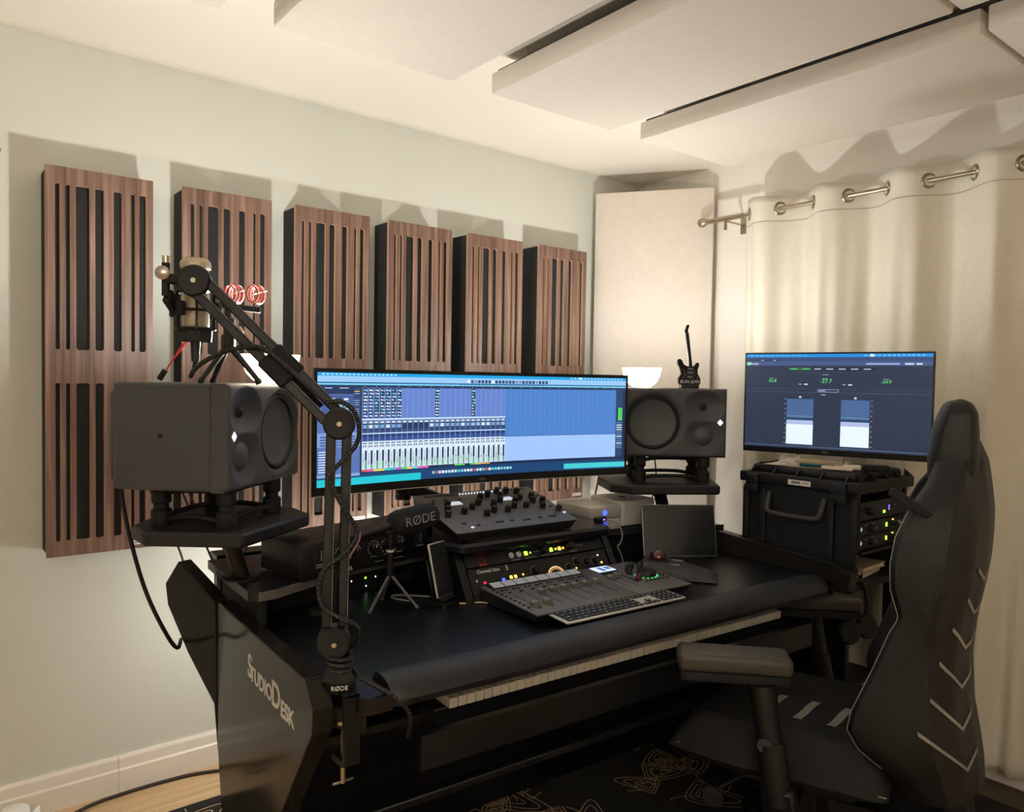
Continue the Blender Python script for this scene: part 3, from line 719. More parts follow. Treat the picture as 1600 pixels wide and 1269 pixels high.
q(0, .19, 1, .193, (60, 78, 108), 2); q(0, .365, 1, .368, (62, 80, 112), 2); q(0, .40, 1, .408, (58, 74, 104), 2); q(.415, .37, .53, .398, (150, 170, 215), 2); q(.418, .374, .527, .394, (28, 40, 62), 3)
q(.425, .380, .46, .388, (200, 210, 225), 3)
for u0, u1 in ((.245, .395), (.545, .695)):
    q(u0, .475, u1, .96, (66, 100, 150), 1); q(u0, .655, u1, .66, (130, 165, 190), 2); q(u0, .675, u1, .70, (36, 66, 100), 2); q(u0, .70, u1, .745, (176, 190, 232), 2); q(u0, .745, u1, .955, (232, 246, 255), 2)
    uu = u0-.014 if u0 < .4 else u1+.006
    for j in range(10): q(uu, .475+j*.052, uu+.009, .480+j*.052, (180, 195, 220), 2)
    q((u0+u1)/2-.006, .445, (u0+u1)/2+.006, .464, (215, 225, 240), 2)
q(.44, .215, .475, .219, (190, 200, 215), 2); q(.435, .425, .46, .43, (215, 222, 235), 2); q(.14, .255, .165, .259, (170, 180, 195), 2); q(.44, .255, .47, .259, (170, 180, 195), 2); q(.76, .255, .79, .259, (170, 180, 195), 2)
for u in (.31, .55): q(u, .315, u+.016, .322, (190, 200, 215), 2); q(u+.03, .313, u+.05, .325, (225, 232, 242), 2)
q(.0, .975, 1, .982, (90, 110, 140), 1)
asp = (W2-.012)/(H2-.026)
GR = (96, 235, 130)
put('display', screen_mesh('display', rc, f2, [('-26.8', .026, .155, .285, GR, asp), ('-27.7', .032, .46, .285, GR, asp), ('-24.9', .026, .775, .285, GR, asp), ('Insight', .017, .052, .103, (240, 244, 250), asp)], .66), m2, label='lit screen with loudness meters')
MB().text('DELL', .011, T(W2/2-.02, -.0008, .0105) @ RX(90), ext=.0003).build('maker_lettering', M['print_g'], m2, False)

# ================================================================== rack flight case and contents
fc = thing('flight_case', 'black ribbed plastic rack case beside the right end of the desk', 'flight case', (2.425, 1.225, 0))
CW, CDp = .40, .455     # plan size of the flange
cz0 = .70
b = MB()
b.b2(.018, .036, .018, CDp-.018, cz0, 1.018).b2(CW-.036, CW-.018, .018, CDp-.018, cz0, 1.018).b2(.036, CW-.036, CDp-.036, CDp-.018, cz0, 1.018).b2(.036, CW-.036, .018, CDp-.036, cz0, cz0+.015)
b.build('case_body', M['case'], fc)
lid = MB()
lid.b2(0, CW, 0, CDp, 1.0185, 1.056, r=.006)
def rl(cx, cy, sx, sy, z0, z1, r):
    lid.b2(cx-sx/2, cx+sx/2, cy-sy/2, cy+sy/2, z0, z1, r=r, seg=3)
rl(CW/2, CDp/2, CW-.06, CDp-.06, 1.05, 1.084, .014)
ld_ = lid.build('case_lid', M['case'], fc)
for i in range(5):
    yy = .05+i*.09
    MB().add([(.002, yy-.003, 1.056), (.002, yy+.003, 1.056), (.032, yy+.003, 1.056), (.032, yy-.003, 1.056), (.032, yy-.003, 1.080), (.032, yy+.003, 1.080)], [(0, 1, 2, 3), (0, 3, 4), (1, 5, 2), (0, 4, 5, 1), (3, 2, 5, 4)]).build('lid_rib', M['case'], ld_, False)
for i in range(5):
    xx = .05+i*.085
    MB().add([(xx-.003, .002, 1.056), (xx+.003, .002, 1.056), (xx+.003, .032, 1.056), (xx-.003, .032, 1.056), (xx-.003, .032, 1.080), (xx+.003, .032, 1.080)], [(0, 1, 2, 3), (0, 3, 4), (1, 5, 2), (0, 4, 5, 1), (3, 2, 5, 4)]).build('lid_rib', M['case'], ld_, False)
for yy in (.065, .395):
    lt = MB().b2(-.012, .004, yy-.026, yy+.026, .985, 1.05, r=.004).build('latch', M['black'], fc)
    MB().b2(-.016, -.011, yy-.028, yy+.028, .985, 1.012, r=.002).build('latch_lever', M['case'], lt)
for yy in (.10, .36, .02, .43):
    MB().b2(.006, .019, yy-.012, yy+.012, cz0, 1.0, r=.003).build('body_rib', M['case'], fc)
hd = MB().tube([(.012, .335, .99), (.004, .335, .965), (-.012, .33, .925), (-.014, .31, .917), (-.014, .15, .917), (-.012, .13, .925), (.004, .125, .965), (.012, .125, .99)], .010, 10, sm=1)
hd.build('carry_handle', mat('handle_grey', (58, 58, 60), .5), fc, label='dark grey carry handle')
MB().b2(-.0012, .0, .17, .255, 1.026, 1.044).b2(-.0016, .0, .208, .242, 1.031, 1.040, 1).b2(-.0016, .0, .178, .20, 1.034, 1.037, 1).build('address_label', [M['label'], M['print_g']], fc, False, label='white address sticker')
for xx in (.045, CW-.06):
    r_ = MB().b2(xx-.006, xx+.010, .022, .026, cz0+.02, 1.01)
    for j in range(9): r_.cyl((xx+.002, .0215, cz0+.04+j*.034), (xx+.002, .019, cz0+.04+j*.034), .003, n=8, mi=1)
    r_.build('rack_rail', [M['black'], M['steel']], fc, False)
def unit(name, label, z, h, parts, cat='audio unit'):
    u = thing(name, label, cat, (2.425+CW/2, 1.225+.016, z), 0, 'rack units in the flight case')
    MB().b2(-.148, .148, .004, .30, .002, h-.002).b2(-.163, .163, 0, .0035, 0, h).build('chassis', M['greyd'], u)
    parts(u, h); return u
def knob(u, x, z, r, ln=.016, m=None, y=0): MB().lathe([(r, 0), (r*.94, ln*.85), (r*.8, ln)], 18, T(x, y, z) @ RX(90)).build('knob', m or M['black'], u)
def led(u, x, z, m, sx=.004, sz=.004, nm='indicator', y=0): MB().b2(x-sx/2, x+sx/2, y-.0015, y-.0002, z-sz/2, z+sz/2).build(nm, m, u, False)
def pa_(u, h):
    knob(u, -.10, h*.5, .013, .02); knob(u, -.075, h*.45, .007); led(u, -.065, h*.6, M['print_g'], .012, .003); led(u, .01, h*.32, LEDG, .014, .009); led(u, .045, h*.5, LEDV, .004, .018)
    MB().text('RNHP', .008, T(.085, -.0002, h*.6) @ RX(90), ext=.0003).build('lettering', M['print_g'], u, False) if False else led(u, .085, h*.6, M['print_g'], .018, .004, 'lettering')
def pb_(u, h):
    q_ = .0075; MB().add([(-.145-q_, -.001, h/2), (-.145, -.001, h/2-q_*1.2), (-.145+q_, -.001, h/2), (-.145, -.001, h/2+q_*1.2)], [(0, 1, 2, 3)]).build('logo_badge', glow('badge_lit', (200, 205, 225), .35), u, False)
    led(u, -.11, h*.72, M['print_g'], .02, .003, 'lettering'); knob(u, -.085, h*.5, .011); knob(u, -.066, h*.5, .006, .012, M['steel'])
    for i in range(3): led(u, -.072+i*.006, h*.78, M['print_w'], .002, .002)
    led(u, .03, h*.5, LEDG, .010, .014); knob(u, .075, h*.5, .010, .018); led(u, .075, h*.8, LEDY, .012, .003); knob(u, .105, h*.55, .007, .014, M['steel'])
unit('rack_unit', 'topmost black rack unit in the flight case', .925, .062, pa_)
unit('rack_unit', 'middle rack unit in the flight case, with lit diamond badge', .876, .044, pb_)
unit('rack_unit', 'lowest rack unit in the flight case, above the books', .829, .044, pb_)
MB_ = MB().b2(-.16, .16, 0, .25, 0, .008); o = MB_.build('rack_shelf', M['greyd'], None); o.location = (2.425+CW/2, 1.23, .815); tag(o, 'thin dark shelf plate under the rack units', 'shelf')
for i, (z, w_, d_, h_, m_, lb_) in enumerate(((.716, .19, .15, .022, M['greyd'], 'dark book lying at the bottom of the flight case'), (.7385, .18, .14, .016, M['card'], 'worn tan book lying on top of the dark book'))):
    o = thing('book', lb_, 'book', (2.425+.11+i*.004, 1.225+.035, z), 8-i*5)
    MB().b2(0, w_, 0, d_, 0, .002).b2(0, w_, 0, d_, h_-.002, h_).b2(0, .003, 0, d_, .002, h_-.002).build('cover', m_, o, False)
    MB().b2(.003, w_-.004, .004, d_-.004, .0022, h_-.0022).build('pages', M['paper'], o, False)
# stand under the case
st = thing('equipment_stand', 'black steel stand carrying the flight case', 'stand', (2.425, 1.225, 0))
for xx in (.04, CW-.04):
    for yy in (.06, CDp-.04): MB().b2(xx-.015, xx+.015, yy-.015, yy+.015, .009, .684).build('leg', M['black'], st)
MB().b2(.02, CW-.02, .03, CDp-.02, .6845, .699).build('top_plate', M['black'], st)
MB().b2(.05, CW-.05, .08, CDp-.06, .32, .335).build('shelf', M['black'], st)
MB().b2(.024, .0245+.008, .045, CDp-.025, .02, .684).build('side_sheet', M['black'], st)
MB().b2(.033, CW-.025, CDp-.0245, CDp-.018, .02, .684).build('back_sheet', M['black'], st)
# clutter on the lid
ZL = 1.0845
def sheet(name, label, x, y, z, sx, sy, rz, m, cat, th=.0015, curl=0):
    mb = MB(); mb.grid(lambda u, v: ((u-.5)*sx, (v-.5)*sy, th+curl*(abs(u-.5)*2)**2*(.5+.5*v)), 10, 8); mb.b2(-sx/2, sx/2, -sy/2, sy/2, 0, th*.9)
    o = mb.build(name, m, None); o.location = (x, y, z); o.rotation_euler = (0, 0, R(rz)); return tag(o, label, cat)
sheet('envelope', 'tan paper envelope lying under the small monitor', 2.545, 1.415, ZL+.0145, .11, .17, 14, M['card'], 'paper', .006)
sheet('paper_sheet', 'cream paper sheet lying flat on the flight case lid', 2.545, 1.49, ZL+.0005, .15, .24, 10, M['paper'], 'paper', .0015)
rcp = MB(); rcp.add([(0, 0, 0), (.06, -.045, .0), (.075, -.02, .012), (.05, .0, .040), (.042, .01, .052), (.02, .02, .02)], [(0, 1, 2, 3), (0, 3, 4, 5)])
rcp.grid(lambda u, v: (.004+.06*u, -.004-.04*u*v, .004+.03*u*(1-v)+.004*math.sin(6*u)), 8, 5)
o = rcp.build('crumpled_receipt', M['label'], None, False); o.location = (2.482, 1.565, ZL+.003); o.rotation_euler = (0, 0, R(-40)); o.scale = (1.25, 1.25, 1.1); tag(o, 'crumpled white till receipt on the flight case', 'receipt')
so = o.modifiers.new('s', 'SOLIDIFY'); so.thickness = .0008
pn = thing('marker_pen', 'teal marker pen lying on the flight case lid', 'pen', (2.478, 1.468, ZL+.010), -76)
MB().cyl((0, 0, 0), (.075, 0, 0), .0065, n=14).build('barrel', M['green'], pn); MB().cyl((.076, 0, 0), (.118, 0, 0), .0072, n=14).build('cap', mat('pen_cap', (10, 60, 66), .35), pn)
pc = thing('zip_pouch', 'black rounded pouch with a white end on the flight case', 'pouch', (2.545, 1.262, ZL+.0022), -66)
MB().box(.03, 0, .011, .085, .05, .022, r=.010, seg=3).build('pouch_body', M['blackm'], pc); MB().box(-.045, .005, .010, .06, .034, .018, r=.008, seg=3).build('pouch_end', M['white'], pc)
bw = MB().b2(-.05, .05, -.035, .035, 0, .012, r=.002); o = bw.build('notebook', [M['paper']], None); o.location = (2.515, 1.345, ZL+.0022); o.rotation_euler = (0, 0, R(-72)); tag(o, 'small pale notebook beside the teal pen', 'notebook')
o = MB().tube([(2.46, 1.62, ZL+.003), (2.52, 1.6, ZL+.004), (2.56, 1.55, ZL+.03), (2.6, 1.53, ZL+.04)], .003, 8, sm=2).build('monitor_cable', M['cord'], None); tag(o, 'short black cable behind the small monitor foot', 'cable')

# ================================================================== devices on the desk
def DT(name, label, cat, x, y, z, rz=0, group=None): return thing(name, label, cat, DW(x, y, z), DR+rz, group)
ZD = .7505
# --- preamp on the left shelf
pr_ = DT('preamp', 'large black rack preamp with round dials on the left shelf', 'audio unit', -.742, .425, .8525, 13)
MB().b2(0, .44, .006, .20, .004, .094, r=.003).build('chassis', mat('preamp_case', (34, 30, 30), .35, metal=.2), pr_)
MB().b2(-.004, .444, 0, .006, .002, .097, r=.002).build('front_panel', M['black'], pr_)
for i, xx in enumerate((.115, .16, .225, .27, .315)):
    k_ = MB().lathe([(.013, 0), (.0125, .012), (.011, .014)], 20, T(xx, 0, .055) @ RX(90)).build('dial', M['black'], pr_)
    tk = MB()
    for a_ in range(13):
        an = R(-140+a_*23.3); c_, s_ = math.sin(an), math.cos(an)
        tk.bar((xx+.0165*c_, -.0006, .055+.0165*s_), (xx+.0215*c_, -.0006, .055+.0215*s_), .0014, .0014)
    tk.bar((xx, -.0145, .058), (xx, -.0145, .066), .0018, .001)
    tk.build('dial_scale', M['print_w'], k_, False)
for xx in (.055, .395):
    fr = MB(); fr.b2(xx-.024, xx+.024, -.0008, 0, .034, .084).b2(xx-.001, xx+.001, -.003, -.0008, .048, .074, 1).b2(xx-.014, xx+.014, -.0014, -.0008, .036, .039, 1)
    fr.build('slider_window', [M['greyd'], M['print_g']], pr_, False)
for xx in (.05, .215, .262):
    MB().lathe([(.0065, 0), (.0065, .003), (.0035, .003)], 14, T(xx, 0, .018 if xx < .1 else .022) @ RX(90)).build('jack_socket', M['rubber'], pr_)
MB().text('AN', .015, T(.092, -.0005, .012) @ RX(90), ext=.0004).text('EL', .015, T(.148, -.0005, .012) @ RX(90), ext=.0004).build('lettering', M['print_w'], pr_, False)
lt2 = MB()
for xx in (.225, .27, .315, .05): lt2.b2(xx-.011, xx+.011, -.0008, 0, .030, .0325)
for xx in (.23, .30): lt2.b2(xx, xx+.03, -.0008, 0, .014, .016)
lt2.build('legends', M['print_g'], pr_, False)
# --- rack unit below the left shelf
ru = DT('patch_unit', 'dark rack unit with lit green lamp below the left shelf', 'audio unit', -.565, .60, ZD, 9)
MB().b2(-.2, .26, .004, .15, 0, .074).b2(-.21, .27, 0, .0035, 0, .075).build('chassis', M['blackm'], ru)
for xx, zz, m_ in ((.055, .058, LEDW), (.09, .06, LEDW), (.085, .014, LEDW), (.035, .036, LEDW), (.118, .036, LEDW), (-.02, .03, M['print_g'])): led(ru, xx, zz, m_, .003, .004)
led(ru, .083, .038, LEDG, .005, .005, 'power_lamp')
for xx in (-.12, -.07, .16, .2, .235): knob(ru, xx, .036, .009, .014)
ru2 = DT('patch_unit', 'dark rack unit below the right shelf behind the tablet', 'audio unit', .56, .60, ZD, -9)
MB().b2(-.26, .2, .004, .15, 0, .074).b2(-.27, .21, 0, .0035, 0, .075).build('chassis', M['blackm'], ru2)
for xx, zz in ((-.20, .052), (-.14, .030)): led(ru2, xx, zz, LEDW, .003, .003)
for xx in (-.24, -.17, -.10, .0, .1): knob(ru2, xx, .036, .009, .014)
# --- the units in the riser (front leans back)
LEAN = math.degrees(math.atan2(.080, .1275))
def riser_unit(name, label, s0, h, build):
    # s0: distance up the slanted face
    a_ = R(LEAN); y = .327+s0*math.sin(a_); z = rz0+s0*math.cos(a_)
    u = thing(name, label, 'audio unit', mx=T(*DW(-.0175, y, z)) @ RZ(DR) @ RX(-LEAN))
    MB().b2(-.262, .262, .0, .003, .001, h-.001, r=.001, seg=1).b2(-.24, .24, .0035, .03, .003, h-.003).build('front_panel', M['black'], u)
    for sx in (-.252, .252):
        for zz in (.008, h-.008): MB().lathe([(.004, 0), (.004, .002), (.002, .003)], 10, T(sx, 0, zz) @ RX(90)).build('rack_screw', M['greyd'], u)
    build(u, h); return u
def chan(u, h):
    MB().text('Channel One', .0145, T(-.232, -.0005, h-.013) @ RX(90), align='LEFT', ext=.0004).text('3', .022, T(-.128, -.0005, h-.013) @ RX(90), ext=.0004).build('lettering', M['print_w'], u, False)
    for x_, z_, r_ in ((-.03, .062, .012), (.135, .070, .011), (.172, .066, .011), (.207, .063, .010), (.10, .055, .011)):
        k_ = MB().lathe([(r_, 0), (r_*.95, .013), (r_*.8, .015)], 18, T(x_, 0, z_) @ RX(90)).build('dial', M['black'], u)
        tk = MB()
        for a2 in range(11):
            an = R(-135+a2*27); tk.b2(x_+(r_+.004)*math.sin(an)-.0009, x_+(r_+.004)*math.sin(an)+.0009, -.001, 0, z_+(r_+.004)*math.cos(an)-.0009, z_+(r_+.004)*math.cos(an)+.0009)
        tk.build('dial_scale', M['print_w'], k_, False)
    for x_ in (-.21, -.165, -.12, -.075, -.04, .10, .14, .17, .2):
        k_ = MB().lathe([(.008, 0), (.0075, .012), (.006, .013)], 16, T(x_, 0, .018) @ RX(90)).build('dial', M['black'], u)
        tk = MB()
        for a2 in range(9):
            an = R(-120+a2*30); tk.b2(x_+.0115*math.sin(an)-.0008, x_+.0115*math.sin(an)+.0008, -.001, 0, .018+.0115*math.cos(an)-.0008, .018+.0115*math.cos(an)+.0008)
        tk.build('dial_scale', M['print_w'], k_, False)
    # meter: half round window with amber scale
    mp = [(.04+.045*math.cos(R(a2)), .026+.048*math.sin(R(a2))) for a2 in range(0, 181, 12)]
    vu = MB().prism(mp, 0, .004, 0, XZ @ T(0, 0, -.0045)).build('meter_window', M['glass'], u, False)
    sc_ = MB()
    for a2 in range(35, 150, 6):
        an = R(a2); sc_.b2(.04+.034*math.cos(an)-.0012, .04+.034*math.cos(an)+.0012, -.0056, -.0046, .028+.036*math.sin(an)-.0018, .028+.036*math.sin(an)+.0018)
    for a2 in range(45, 140, 10):
        an = R(a2); sc_.b2(.04+.029*math.cos(an)-.0015, .04+.029*math.cos(an)+.0015, -.0056, -.0046, .028+.030*math.sin(an)-.0008, .028+.030*math.sin(an)+.0008)
    sc_.build('meter_scale', glow('meter_amber', (255, 196, 130), 1.0), vu, False)
    MB().text('spl', .017, T(.052, -.0052, .036) @ RX(90), ext=.0003).build('meter_lettering', M['print_w'], vu, False)
    led(u, .038, .020, LEDG, .006, .006); led(u, .072, .020, LEDY, .007, .005)
    led(u, -.215, .052, LEDR, .008, .007); led(u, -.15, .052, LEDB, .010, .009); led(u, -.122, .056, LEDY, .009, .009); led(u, -.106, .056, LEDY, .009, .009); led(u, -.078, .058, LEDY, .005, .005)
    led(u, -.24, .060, M['print_w'], .006, .006); led(u, .125, .050, LEDY, .005, .005); led(u, .232, .055, LEDY, .006, .006); led(u, .226, .08, LEDW, .004, .004)
    lg_ = MB()
    for x_, w_ in ((-.23, .012), (-.2, .02), (-.16, .02), (-.115, .026), (-.19, .05), (.12, .022), (.17, .03)): lg_.b2(x_, x_+w_, -.0006, 0, .041, .0432)
    lg_.build('legends', M['print_g'], u, False)
def upper(u, h):
    for i, x_ in enumerate((-.10, -.072)): MB().lathe([(.009, 0), (.009, .004), (.006, .004), (.006, .001), (.001, .001)], 16, T(x_, 0, h*.45) @ RX(90)).build('jack_socket', M['silver'], u)
    led(u, -.045, h*.45, LEDG, .012, .012); led(u, -.028, h*.45, LEDG, .004, .005); led(u, .052, h*.45, LEDG, .012, .012); led(u, .070, h*.45, LEDY, .006, .006); led(u, .085, h*.45, LEDY, .011, .011); led(u, .10, h*.45, LEDY, .006, .006)
    knob(u, .022, h*.5, .014, .02); knob(u, .125, h*.55, .014, .02)
    for i in range(3): led(u, -.012+i*.01, h*.48, M['print_g'], .004, .004, 'lamp_off'); led(u, .155+i*.011, h*.5, M['print_g'], .004, .006, 'lamp_off')
    lg_ = MB()
    for x_, w_ in ((-.10, .03), (-.05, .04), (.01, .035), (.05, .03), (.12, .03)): lg_.b2(x_, x_+w_, -.0006, 0, h*.12, h*.17).b2(x_, x_+w_*.8, -.0006, 0, h*.84, h*.88)
    lg_.build('legends', M['print_g'], u, False)
    rd = MB().b2(-.222, -.185, -.0006, 0, h*.80, h*.90).b2(-.205, -.202, -.0006, 0, h*.45, h*.6).b2(-.215, -.212, -.0006, 0, h*.3, h*.42).b2(-.196, -.193, -.0006, 0, h*.3, h*.42).b2(-.216, -.19, -.0006, 0, h*.05, h*.22)
    rd.build('red_emblem', mat('emblem_red', (150, 30, 34), .6), u, False, label='dark red printed emblem')
riser_unit('channel_strip', 'black channel strip with half-round amber meter in the desk riser', .002, .098, chan)
riser_unit('headphone_amp', 'slim black unit with green lamps at the top of the riser', .101, .046, upper)
# --- knob console on the riser top
TL = 15
uc = thing('knob_console', 'sloping grey console covered in black knobs on the riser', 'control surface', mx=T(*DW(-.305, .395, .936)) @ RZ(DR) @ RX(TL) @ Matrix.Diagonal((1.08, 1, 1, 1)))
MB().add([(0, 0, 0), (.41, 0, 0), (.41, .27, 0), (0, .27, 0), (.012, .006, -.028), (.398, .006, -.028), (.398, .27, -.06), (.012, .27, -.06)], [(0, 1, 2, 3), (4, 7, 6, 5), (0, 4, 5, 1), (1, 5, 6, 2), (2, 6, 7, 3), (3, 7, 4, 0)]).build('chassis', M['greyd'], uc, False)
MB().b2(-.002, .412, -.004, .272, .0, .005, r=.002).build('top_plate', M['grey'], uc)
KN = MB().lathe([(.0095, 0), (.0092, .014), (.0085, .019), (.007, .020)], 18).mesh('knob', M['black'])
KN2 = MB().lathe([(.0095, 0), (.0092, .014), (.0085, .019), (.007, .020)], 18).mesh('knob', mat('plum_knob', (50, 26, 34), .4))
kp = [(.045, .14), (.085, .115), (.125, .14), (.16, .165), (.145, .088), (.18, .105), (.19, .205), (.225, .22), (.205, .15), (.24, .17), (.225, .10), (.26, .12), (.262, .205), (.285, .155), (.30, .115), (.315, .175), (.335, .225), (.345, .145), (.352, .10), (.362, .18), (.378, .14), (.06, .17), (.30, .235), (.27, .24)]
for x_, y_ in kp: put('knob', KN, uc, (x_, y_, .005))
for x_, y_ in ((.028, .105), (.392, .07)): put('knob', KN2, uc, (x_, y_, .005), label='plum coloured knob')
for x_, y_ in ((.095, .19), (.275, .19)):
    MB().b2(x_-.022, x_+.022, y_-.012, y_+.012, .0052, .0062).build('readout', glow('readout_lit', (190, 195, 205), .75), uc, False)
bt_ = MB()
for i in range(34): bt_.cyl((.03+i*.0105, .252, .005), (.03+i*.0105, .252, .0085), .0028, n=8, mi=1 if 10 < i < 26 else 0)
for x_, y_ in ((.05, .05), (.085, .03), (.15, .035), (.165, .035), (.2, .035), (.24, .03), (.255, .03), (.3, .035), (.335, .035), (.35, .035), (.03, .2), (.04, .22), (.025, .18), (.08, .22), (.12, .21), (.38, .21), (.39, .19), (.385, .105)): bt_.b2(x_-.005, x_+.005, y_-.003, y_+.003, .005, .0075)
for x_, y_ in ((.06, .02), (.40, .05)): bt_.b2(x_-.004, x_+.004, y_-.003, y_+.003, .005, .0075, 1)
bt_.build('small_buttons', [M['black'], glow('button_lit', (220, 225, 235), .7)], uc, kind='stuff')
MB().b2(.02, .06, .02, .06, -.036, -.028).b2(.35, .39, .02, .06, -.036, -.028).build('front_feet', M['rubber'], uc)
MB().bar((.05, .24, -.058), (.05, .255, -.135), .012, .012).bar((.36, .24, -.058), (.36, .255, -.135), .012, .012).bar((.05, .255, -.130), (.36, .255, -.130), .010, .010).build('rear_stand', M['black'], uc)
# --- fader surfaces
def surface(name, label, x, w_, dep, tilt):
    u = thing(name, label, 'control surface', mx=T(*DW(x, .072, .778)) @ RZ(DR) @ RX(tilt) @ Matrix.Diagonal((1, .85, 1, 1)))
    MB().add([(0, 0, 0), (w_, 0, 0), (w_, dep, 0), (0, dep, 0), (.006, .012, -.018), (w_-.006, .012, -.018), (w_-.006, dep, -.030-dep*math.tan(R(tilt))*.7), (.006, dep, -.030-dep*math.tan(R(tilt))*.7)],
             [(0, 1, 2, 3), (4, 7, 6, 5), (0, 4, 5, 1), (1, 5, 6, 2), (2, 6, 7, 3), (3, 7, 4, 0)]).build('chassis', M['greyd'], u, False)
    MB().b2(-.001, w_+.001, -.003, dep+.001, 0, .005, r=.0018).build('top_plate', M['grey'], u)
    return u
FC = MB().add([(-.0095, -.013, 0), (.0095, -.013, 0), (.0095, .013, 0), (-.0095, .013, 0), (-.009, -.012, .012), (.009, -.012, .012), (.0085, -.003, .008), (-.0085, -.003, .008), (.0085, .003, .008), (-.0085, .003, .008), (.009, .012, .012), (-.009, .012, .012)],
   [(0, 1, 5, 4), (4, 5, 6, 7), (7, 6, 8, 9), (9, 8, 10, 11), (11, 10, 2, 3), (0, 4, 7, 9, 11, 3), (1, 2, 10, 8, 6, 5), (3, 2, 1, 0)]).mesh('fader_cap', mat('fader_grey', (120, 116, 108), .4, metal=.3), False)
def fader(u, x, y0, y1, pos):
    MB().b2(x-.0012, x+.0012, y0, y1, .0046, .0054).build('fader_slot', M['blackm'], u, False)
    put('fader_cap', FC, u, (x, y0+(y1-y0)*pos, .0056))
uf = surface('fader_controller', 'grey eight-fader control surface with lit label strips', -.262, .358, .307, 2.5)
for i in range(8):
    x_ = .040+i*.0400
    MB().box(x_, .281, .0112, .035, .034, .0012, mx=RX(8)).build('label_display', SCRIB, uf, False)
    fader(uf, x_, .055, .185, .12 if i < 2 else .80)
bz = MB().add([(.016, .258, .0052), (.342, .258, .0052), (.342, .304, .0052), (.016, .304, .0052), (.016, .260, .0072), (.342, .260, .0072), (.342, .302, .0132), (.016, .302, .0132)], [(0, 3, 2, 1), (0, 1, 5, 4), (4, 5, 6, 7), (3, 7, 6, 2), (0, 4, 7, 3), (1, 2, 6, 5)]); bz.build('display_bezel', M['black'], uf, False)
bt_ = MB()
for i in range(8):
    for j in range(2): bt_.b2(.040+i*.04-.011+j*.014, .040+i*.04-.004+j*.014, .235, .241, .005, .0075)
    bt_.b2(.040+i*.04-.004, .040+i*.04+.004, .205, .211, .005, .0075); bt_.b2(.040+i*.04-.003, .040+i*.04+.003, .042, .046, .005, .007, 1 if i > 1 else 0)
for j in range(9): bt_.b2(.010, .017, .06+j*.024, .066+j*.024, .005, .0075)
bt_.b2(.008, .016, .035, .04, .005, .0075, 1); bt_.b2(.20, .235, .018, .021, .005, .0056, 2)
bt_.build('small_buttons', [M['black'], M['print_g'], M['print_g']], uf, kind='stuff')
u1 = surface('transport_controller', 'grey single-channel control surface with screen and jog wheel', .1005, .212, .307, 2.5)
MB().b2(.035, .105, .245, .30, .0052, .0066).b2(.03, .11, .24, .305, .0048, .0053, 1).build('colour_screen', [glow('small_screen', (205, 215, 240), .9), M['black']], u1, False)
cs_ = MB().b2(.055, .072, .25, .292, .0067, .0069).b2(.08, .1, .262, .29, .0067, .0069); cs_.build('screen_graphic', glow('small_screen_blue', (90, 120, 190), .6), u1, False)
fader(u1, .022, .075, .205, .70); fader(u1, .052, .075, .205, .78)
MB().lathe([(.030, 0), (.030, .012), (.028, .015), (.020, .015)], 32, T(.150, .145, .005) @ Matrix.Diagonal((1, 1/.85, 1, 1))).build('jog_wheel', M['black'], u1)
lr = MB()
for i in range(11):
    an = R(-120+i*22); lr.box(.150+.0365*math.sin(an), .145-.0365*math.cos(an), .0056, .004, .004, .001)
lr.build('wheel_lamps', glow('lamp_green', (70, 230, 120), 1.6), u1, False)
for x_, y_, m_ in ((.125, .21, M['black']), (.160, .235, M['black']), (.19, .225, M['black']), (.112, .185, M['black'])): MB().lathe([(.010, 0), (.0095, .018), (.008, .020)], 18, T(x_, y_, .005)).build('knob', m_, u1)
MB().lathe([(.010, 0), (.0095, .017), (.008, .019)], 18, T(.092, .115, .005)).build('knob', M['knobr'], u1, label='red knob')
bt_ = MB()
for i in range(5):
    for j in range(2): bt_.b2(.03+i*.013, .038+i*.013, .215+j*.012, .221+j*.012, .005, .0075)
for i in range(6): bt_.b2(.10+i*.017, .108+i*.017, .085, .091, .005, .0075); bt_.b2(.075, .082, .10+i*.016, .106+i*.016, .005, .0075)
for i in range(4): bt_.b2(.19, .197, .11+i*.014, .116+i*.014, .005, .0075, 1 if i == 3 else 0)
bt_.build('small_buttons', [M['black'], M['print_g']], u1, kind='stuff')
# --- computer keyboard
kbd = thing('computer_keyboard', 'slim silver keyboard with dark keys lying before the fader surface', 'keyboard', mx=T(*DW(-.222, .0, .7755)) @ RZ(DR) @ RX(2))
MB().b2(0, .43, -.002, .115, -.0055, .0, r=.0025).build('base_plate', M['silver'], kbd)
_kc = {}
def key(x, y, w_, h_=.0158):
    kk = (round(w_, 4), round(h_, 4))
    if kk not in _kc: _kc[kk] = MB().b2(.0009, w_-.0009, .0009, h_-.0009, 0, .0022, r=.0007, seg=1).b2(w_/2-.0018, w_/2+.0018, h_/2-.0014, h_/2+.0022, .0022, .0023, 1).mesh('key', [M['greyd'], M['print_w']], False)
    put('key', _kc[kk], kbd, (x, y, .0004))
kw = .0189
rows = [[1.6, 1.2, 1.2, 6.2, 1.2, 1.2, 1.4], [2.2]+[1]*10+[1.8], [1.8]+[1]*11+[1.2], [1.5]+[1]*12+[.5], [1]*13+[1], [1]*14]
for ri, rw_ in enumerate(rows):
    x_ = .006; sc_ = (kw*14.2)/sum(rw_)
    for w_ in rw_: key(x_, .003+ri*.0180, w_*sc_); x_ += w_*sc_
for ri in range(3, 6):
    for c_ in range(3): key(.281+c_*kw, .003+ri*.0180, kw)
key(.281+kw, .003+.018, kw)
for c_ in range(3): key(.281+c_*kw, .003, kw)
for ri in range(6):
    for c_ in range(4): key(.345+c_*kw, .003+ri*.0180, kw)
